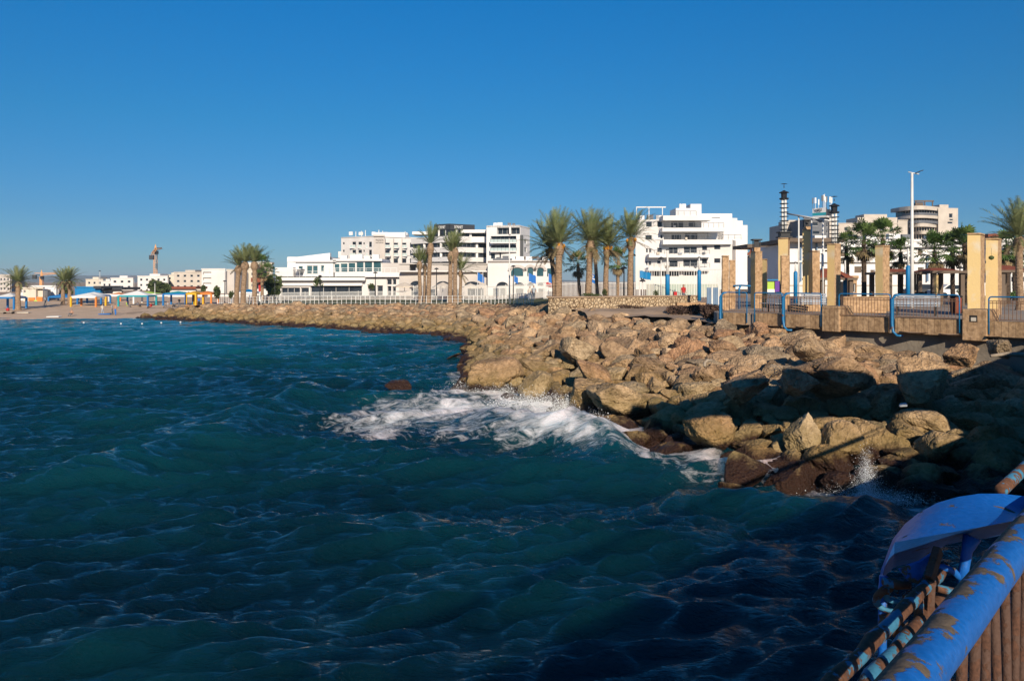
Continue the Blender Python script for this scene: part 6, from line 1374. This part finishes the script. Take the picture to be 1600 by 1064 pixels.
# ---------------------------------------------------------------- people
def person(px, pyb, Y, hgt, shirt, pants, lab, pose='stand', face=0, zb=None):
    k = hgt/1.75; x = PX(px,Y); z = PZ(pyb,Y) if zb is None else zb; t = empty('person',(x,Y,z),lab,'person'); t.rotation_euler = (0,0,face); t.scale = (k,k,k)
    V = {'pel':(0,0,.93),'chest':(0,.0,1.25),'neck':(0,0,1.48),'head':(0,-.02,1.62),'top':(0,-.01,1.72),
     'ls':(-.19,0,1.41),'le':(-.25,.03,1.13),'lh':(-.24,-.08,.88),'rs':(.19,0,1.41),'re':(.25,.02,1.13),'rh':(.26,-.10,.90),
     'lk':(-.11,-.05,.50),'la':(-.12,.05,.08),'lt':(-.13,-.12,.03),'rk':(.12,-.08,.50),'ra':(.13,-.12,.08),'rt':(.14,-.28,.04)}
    E = [('pel','chest'),('chest','neck'),('neck','head'),('head','top'),('chest','ls'),('ls','le'),('le','lh'),('chest','rs'),('rs','re'),('re','rh'),('pel','lk'),('lk','la'),('la','lt'),('pel','rk'),('rk','ra'),('ra','rt')]
    if pose == 'sit':
        dz = .72
        for q in V: V[q] = (V[q][0],V[q][1],V[q][2]-dz) if q not in ('lk','la','lt','rk','ra','rt') else V[q]
        V.update(lk=(-.14,-.42,.42),la=(-.14,-.55,.06),lt=(-.14,-.72,.03),rk=(.14,-.44,.40),ra=(.14,-.6,.06),rt=(.14,-.76,.03),lh=(-.16,-.38,.40),rh=(.16,-.38,.40))
    rad = dict(pel=.15,chest=.17,neck=.06,head=.105,top=.08,ls=.075,rs=.075,le=.05,re=.05,lh=.04,rh=.04,lk=.075,rk=.075,la=.05,ra=.05,lt=.035,rt=.035)
    names = list(V); me = bpy.data.meshes.new('body'); me.from_pydata([V[n] for n in names],[(names.index(a),names.index(c)) for a,c in E],[]); o = bpy.data.objects.new('body',me); col.objects.link(o); link_child(o,t)
    sk = o.modifiers.new('skin','SKIN'); sb = o.modifiers.new('sub','SUBSURF'); sb.levels = 1; sb.render_levels = 1
    for n,v in zip(names,me.skin_vertices[0].data): v.radius = (rad[n],rad[n]*(.75 if n in ('pel','chest') else 1)); v.use_root = n == 'pel'
    bpy.context.view_layer.update(); ev = o.evaluated_get(bpy.context.evaluated_depsgraph_get()); m2 = bpy.data.meshes.new_from_object(ev); o.modifiers.clear(); o.data = m2
    for mm in (M['skin'],M[shirt],M[pants],M['hair']): m2.materials.append(mm)
    dz = .72 if pose == 'sit' else 0
    for p in m2.polygons:
        c = p.center; zz = c.z+(dz if pose == 'sit' and (c.y > -.2 and c.z > .15) else 0)
        p.material_index = 3 if zz > 1.68 or (zz > 1.56 and c.y > .03) else (0 if zz > 1.47 or (abs(c.x) > .215 and zz < 1.2) else (1 if zz > .95 else (2 if zz > .1 else 3))); p.use_smooth = True
    return t
person(828,477,92,1.72,'cream','slat','person in a pale shirt and blue grey trousers walking on the shore lawn','stand',.3,gz(PX(828,92),92))
person(834,477.5,91,1.78,'slat','grey','person in grey clothes walking on the shore lawn, right of the two','stand',-.2,gz(PX(834,91),91))
person(1068,472,66,1.6,'red','grey','person in a red top behind the wall end','stand',.5,gz(PX(1068,66),66))
for k,(px,Y,sh_,pa,po,lab,hh) in enumerate(((112,112,'skin','grey','sit','person sitting on the sand nearest the water',1.7),(160,115,'cream','slat','stand','person standing on the sand beside a bright towel',1.5),(175,114,'slat','grey','stand','person standing on the sand, leftward of a companion',1.6),(180,112.5,'skin','bluefab','stand','bather standing at the water edge',1.7),(12,118,'red','grey','sit','person sitting beside the lone beach palm',1.7),(71,136,'slat','grey','stand','person in blue by the lifeguard hut',1.7),(262,131,'slat','grey','sit','person sitting under the teal canopy row',1.7),(273,131,'grey','dark','sit','person in dark clothes under the teal canopy row',1.7),(280,131,'dark','grey','stand','person in black beside the teal canopy row',1.6),(198,132,'lime','grey','sit','person in bright top under the teal post canopy',1.7),(215,132,'grey','dark','sit','person in dark clothes under the teal post canopy',1.7),(311,133,'bluefab','dark','stand','person in blue beside the orange canopy',1.65),(236,128,'red','dark','sit','person in a red top right of the teal post canopy',1.7),(362,121,'bluefab','slat','stand','person in blue by the shore path fence',1.7))):
    x = PX(px,Y); zb_ = min((Y-107-1.2*math.sin(x*.06))*.03,1.65)+.03 if x < -45 else gz(x,Y); person(px,0,Y,hh,sh_,pa,lab,po,k*.9,zb_)
def towel(px, Y, m, lab): 
    x = PX(px,Y); z = (Y-107)*.03+.06; b = MB(); b.hexa([(x,Y,z),(x+1.7,Y,z),(x+1.7,Y+.8,z+.03),(x,Y+.8,z+.03),(x,Y,z+.1),(x+1.7,Y,z+.14),(x+1.7,Y+.8,z+.16),(x,Y+.8,z+.12)]); tag(b.build('beach_towel',M[m],bevel=.03),lab,'towel')
towel(153,114,'bluefab','blue and white towel heap on the sand'); towel(26,117,'cream','pale bag heap on the sand beside the lone palm'); towel(72,109,'whitec','white foam board lying at the water edge')
t = empty('sun_lounger_row',(PX(6,116),116,.35),'low dark wooden seat row at the foot of the far left palm','bench'); b = MB(); x = PX(2,116); b.box(x-1,x+1.6,116,116.8,.55,.68); b.build('seat',M['wood'],t); b = MB(); [b.box(x+u,x+u+.1,116.1,116.7,.2,.55) for u in (-.9,.2,1.4)]; b.build('leg',M['iron'],t)
# ---------------------------------------------------------------- red roofed pavilions on the deck
def pavilion(px0, px1, pye, pyt, Y, lab, posts=True):
    x0,x1 = PX(px0,Y),PX(px1,Y); ze,zt = PZ(pye,Y),PZ(pyt,Y); d = 3.2; t = empty('pavilion',((x0+x1)/2,Y,DZ),lab,'pavilion','red roofed pavilions on the promenade'); xm = (x0+x1)/2; h = (x1-x0)*.18
    b = MB(); q = [(x0,Y,ze),(x1,Y,ze),(x1,Y+d,ze),(x0,Y+d,ze)]; rdg = [(xm-h,Y+d/2,zt),(xm+h,Y+d/2,zt)]
    b.quad(q[0],q[1],rdg[1],rdg[0]); b.poly([q[1],q[2],rdg[1]]); b.quad(q[2],q[3],rdg[0],rdg[1]); b.poly([q[3],q[0],rdg[0]]); b.poly(q[::-1]); b.build('roof',M['redroof'],t)
    b = MB(); [b.bar(q[j],q[(j+1)%4],.12,.16) for j in range(4)]; b.build('eaves',M['brown'],t)
    for x,y in ((x0+.3,Y+.3),(x1-.3,Y+.3),(x1-.3,Y+d-.3),(x0+.3,Y+d-.3)):
        b = MB(); b.box(x-.13,x+.13,y-.13,y+.13,DZ,ze); b.build('post',M['brown'],t)
pavilion(1281,1339,436,419,55,'red tile roofed pavilion behind the thick pillar')
pavilion(1386,1447,427,419.5,53,'low red roofed pavilion behind the light mast'); pavilion(1455,1514,425,418,52,'low red roofed pavilion between fan palms left of the peeling pillars'); pavilion(1563,1620,424,414,50,'red roofed pavilion right of the rightmost pillar')
# promenade back wall, kiosk posters, bins
t = empty('promenade_back_wall',P(1440,455,86),'long low white wall at the back of the promenade park','wall'); bpart(t,'panel','white',(1230,1470,446,464,84,84.3),(1470,1640,442,462,83,83.3)); bpart(t,'coping','cream',(1230,1470,445,446.5,83.9,84.4))
t = empty('poster_board',P(1208,460,50),'yellow and purple poster board under a blue rail between the left pillars','notice board'); bpart(t,'yellow_panel','lime',(1198,1211,440,452,50,50.08)); bpart(t,'purple_panel','purple',(1211,1219,439,456,49.9,50)); bpart(t,'pale_panel','whitec',(1198,1211,452,457,49.95,50.05)); bpart(t,'rail','bluepad',(1197,1216,436.5,438.5,49.8,50.1)); bpart(t,'post','iron',(1200,1201,456,466,50,50.05),(1215,1216,456,466,50,50.05))
for px,Y,lab in ((1494,39.5,'brown litter bin at the left foot of the peeling pillar'),(1437,52,'dark litter bin behind the long pale bench')):
    x = PX(px,Y); t = empty('litter_bin',(x,Y,DZ),lab,'bin'); b = MB(); b.lathe([(.2,0),(.26,.05),(.28,.75),(.24,.8)],(x,Y,DZ),12); b.build('drum',M['redroof'] if px > 1480 else M['iron'],t,True); b = MB(); b.lathe([(.28,.8),(.29,.86),(.2,.9)],(x,Y,DZ),12); b.build('rim',M['iron'],t)
def car(px, Y, lab, m):
    x = PX(px,Y); t = empty('parked_car',(x,Y,DZ-.1),lab,'car'); z = DZ-.1
    prof = [(-2.1,.35),(2.1,.35),(2.1,.75),(1.5,.9),(.9,1.4),(-.9,1.42),(-1.6,.95),(-2.1,.85)]; b = MB(); b.extr([(x+p,Y,z+q) for p,q in prof],(0,1.7,0)); b.build('body',M[m],t,bevel=.06)
    b = MB(); b.extr([(x+p,Y-.01,z+q) for p,q in ((1.25,.95),(.82,1.33),(-.85,1.34),(-1.35,.96))],(0,1.72,0)); b.build('window',M['glass'],t)
    for u in (-1.3,1.3):
        for yy in (Y+.1,Y+1.6): b = MB(); b.tube([(x+u,yy-.12,z+.32),(x+u,yy+.12,z+.32)],.32,14); b.build('wheel',M['dark'],t,True)
car(1497,76,'white car parked behind the right fan palms, only its upper half in view','whitec'); car(1452,78,'dark car parked behind the promenade bench','dgrey')
# ---------------------------------------------------------------- litter, driftwood, buoys
t = empty('bent_pipe',P(1112,570,26.5),'short bent white pipe lying among the sunlit boulders','pipe'); b = MB(); b.tube([P(1101,573,26.4),P(1101,567,26.5),P(1105,563,26.6),P(1113,563,26.6)],.045,8); b.build('pipe',M['wood'],t,True)
t = empty('driftwood_log',P(1570,556,26),'pale driftwood log lying across the rocks at far right','driftwood'); b = MB(); b.tube([P(1548,556,26),P(1575,553,26.2),P(1625,556,26.4)],[.05,.07,.09],8); b.build('log',M['wood'],t,True)
b = MB(); r = random.Random(9)
for k in range(26):
    c = P(1212+r.uniform(-8,16),592+r.uniform(-14,12),24); a = r.uniform(0,6.28); b.tube([c,c+Vector((math.cos(a)*.2,-.1,math.sin(a)*.12+.05)),c+Vector((math.cos(a)*.4,0,math.sin(a)*.25))],.010,5)
tag(b.build('twig_heap',M['wood'],None,False,(0,0,0)),'heap of pale dry twigs lodged between boulders in the middle of the heap','twigs')
b = MB(); c = P(1411,632,22.2); b.hexa([c+.6*Vector(v) for v in ((-.22,-.1,-.12),(.2,-.12,-.1),(.24,.12,-.05),(-.2,.1,-.1),(-.16,-.06,.05),(.14,-.08,.10),(.2,.1,.12),(-.14,.1,.06))]); tag(b.build('plastic_bag',M['slat'],bevel=.05),'crumpled white plastic bag caught in the shaded rocks','litter')
for k,(px,py,lab) in enumerate(((131,506,'white float ball nearest the left edge off the beach'),(189,507.5,'white float ball second along the rope line off the beach'),(222,507.5,'white float ball third along the rope line off the beach'),(252,506,'white float ball near the start of the breakwater'),(282,505,'white float ball closest to the breakwater rocks'))):
    x,y = sea(px,py); b = MB(); b.lathe([(.02,-.10),(.08,-.06),(.11,0),(.08,.07),(.02,.1)],(x,y,.12),10); o = b.build('float_ball',M['plastic'],None,True,(0,0,0)); tag(o,lab,'buoy','floats of the swimming line')
# ---------------------------------------------------------------- spray thrown up by the waves
def spray(name, lab, blobs, seed):
    r = np.random.default_rng(seed); VV = []; FF = []; tet = np.array([(0,0,1),(.94,0,-.33),(-.47,.82,-.33),(-.47,-.82,-.33)]); tf = np.array([(0,1,2),(0,2,3),(0,3,1),(1,3,2)]); o = 0
    for (c,sx,sy,sz,n,s,up) in blobs:
        p = r.normal(size=(n,3))*np.array([sx,sy,sz])+np.array(c); p[:,2] = np.abs(p[:,2]-.05)+.05
        k = s*r.lognormal(0,.5,len(p)); VV.append((tet[None]*k[:,None,None]*r.uniform(.6,1.5,(len(p),1,3))+p[:,None,:]).reshape(-1,3)); FF.append((tf[None]+(np.arange(len(p))*4)[:,None,None]+o).reshape(-1,3)); o += 4*len(p)
    tag(np_mesh(name,np.concatenate(VV),np.concatenate(FF),M['spray'],False),lab,'spray',kind='stuff')
M['spray'] = mat('white_sea_spray',(.82,.85,.87),.6)
S1 = [sea(1352,790),sea(820,640),sea(880,650),sea(760,618),sea(925,672),sea(350,0) if False else sea(1400,790)]
spray('splash','column of white spray thrown up in front of the shaded rocks',[((S1[0][0],S1[0][1]-.1,.28),.15,.10,.30,7000,.0036,0),((S1[0][0]+.02,S1[0][1],.75),.08,.05,.26,2600,.0034,0),((S1[0][0]+.05,S1[0][1],.12),.50,.25,.12,8000,.0036,0),((S1[5][0],S1[5][1],.10),.4,.2,.09,2400,.004,0)],1)
spray('surf_spray','white spray leaping where the wave breaks on the olive boulders',[((S1[1][0],S1[1][1]+.3,.2),.7,.25,.22,9000,.0062,0),((S1[2][0],S1[2][1]+.3,.25),.55,.25,.24,8000,.0062,0),((S1[3][0],S1[3][1]+.3,.15),.8,.3,.2,8000,.0062,0),((S1[4][0],S1[4][1],.15),.3,.2,.18,5000,.006,0)],2)

# ---------------------------------------------------------------- the air
hz_m = bpy.data.materials.new('haze_air'); hz_m.use_nodes = True; nt = hz_m.node_tree; nt.nodes.remove(nt.nodes['Principled BSDF'])
pv = nt.nodes.new('ShaderNodeVolumePrincipled'); pv.inputs['Color'].default_value = (.62,.78,.95,1); pv.inputs['Density'].default_value = 1.5e-4; pv.inputs['Anisotropy'].default_value = 0
nt.links.new(pv.outputs[0], nt.nodes['Material Output'].inputs['Volume'])
b = MB(); b.box(-6500,6500,-200,9000,-6,82); o = b.build('haze',hz_m); tag(o,'pale blue sea haze lying over the far shore','haze',kind='stuff'); o.visible_shadow = True
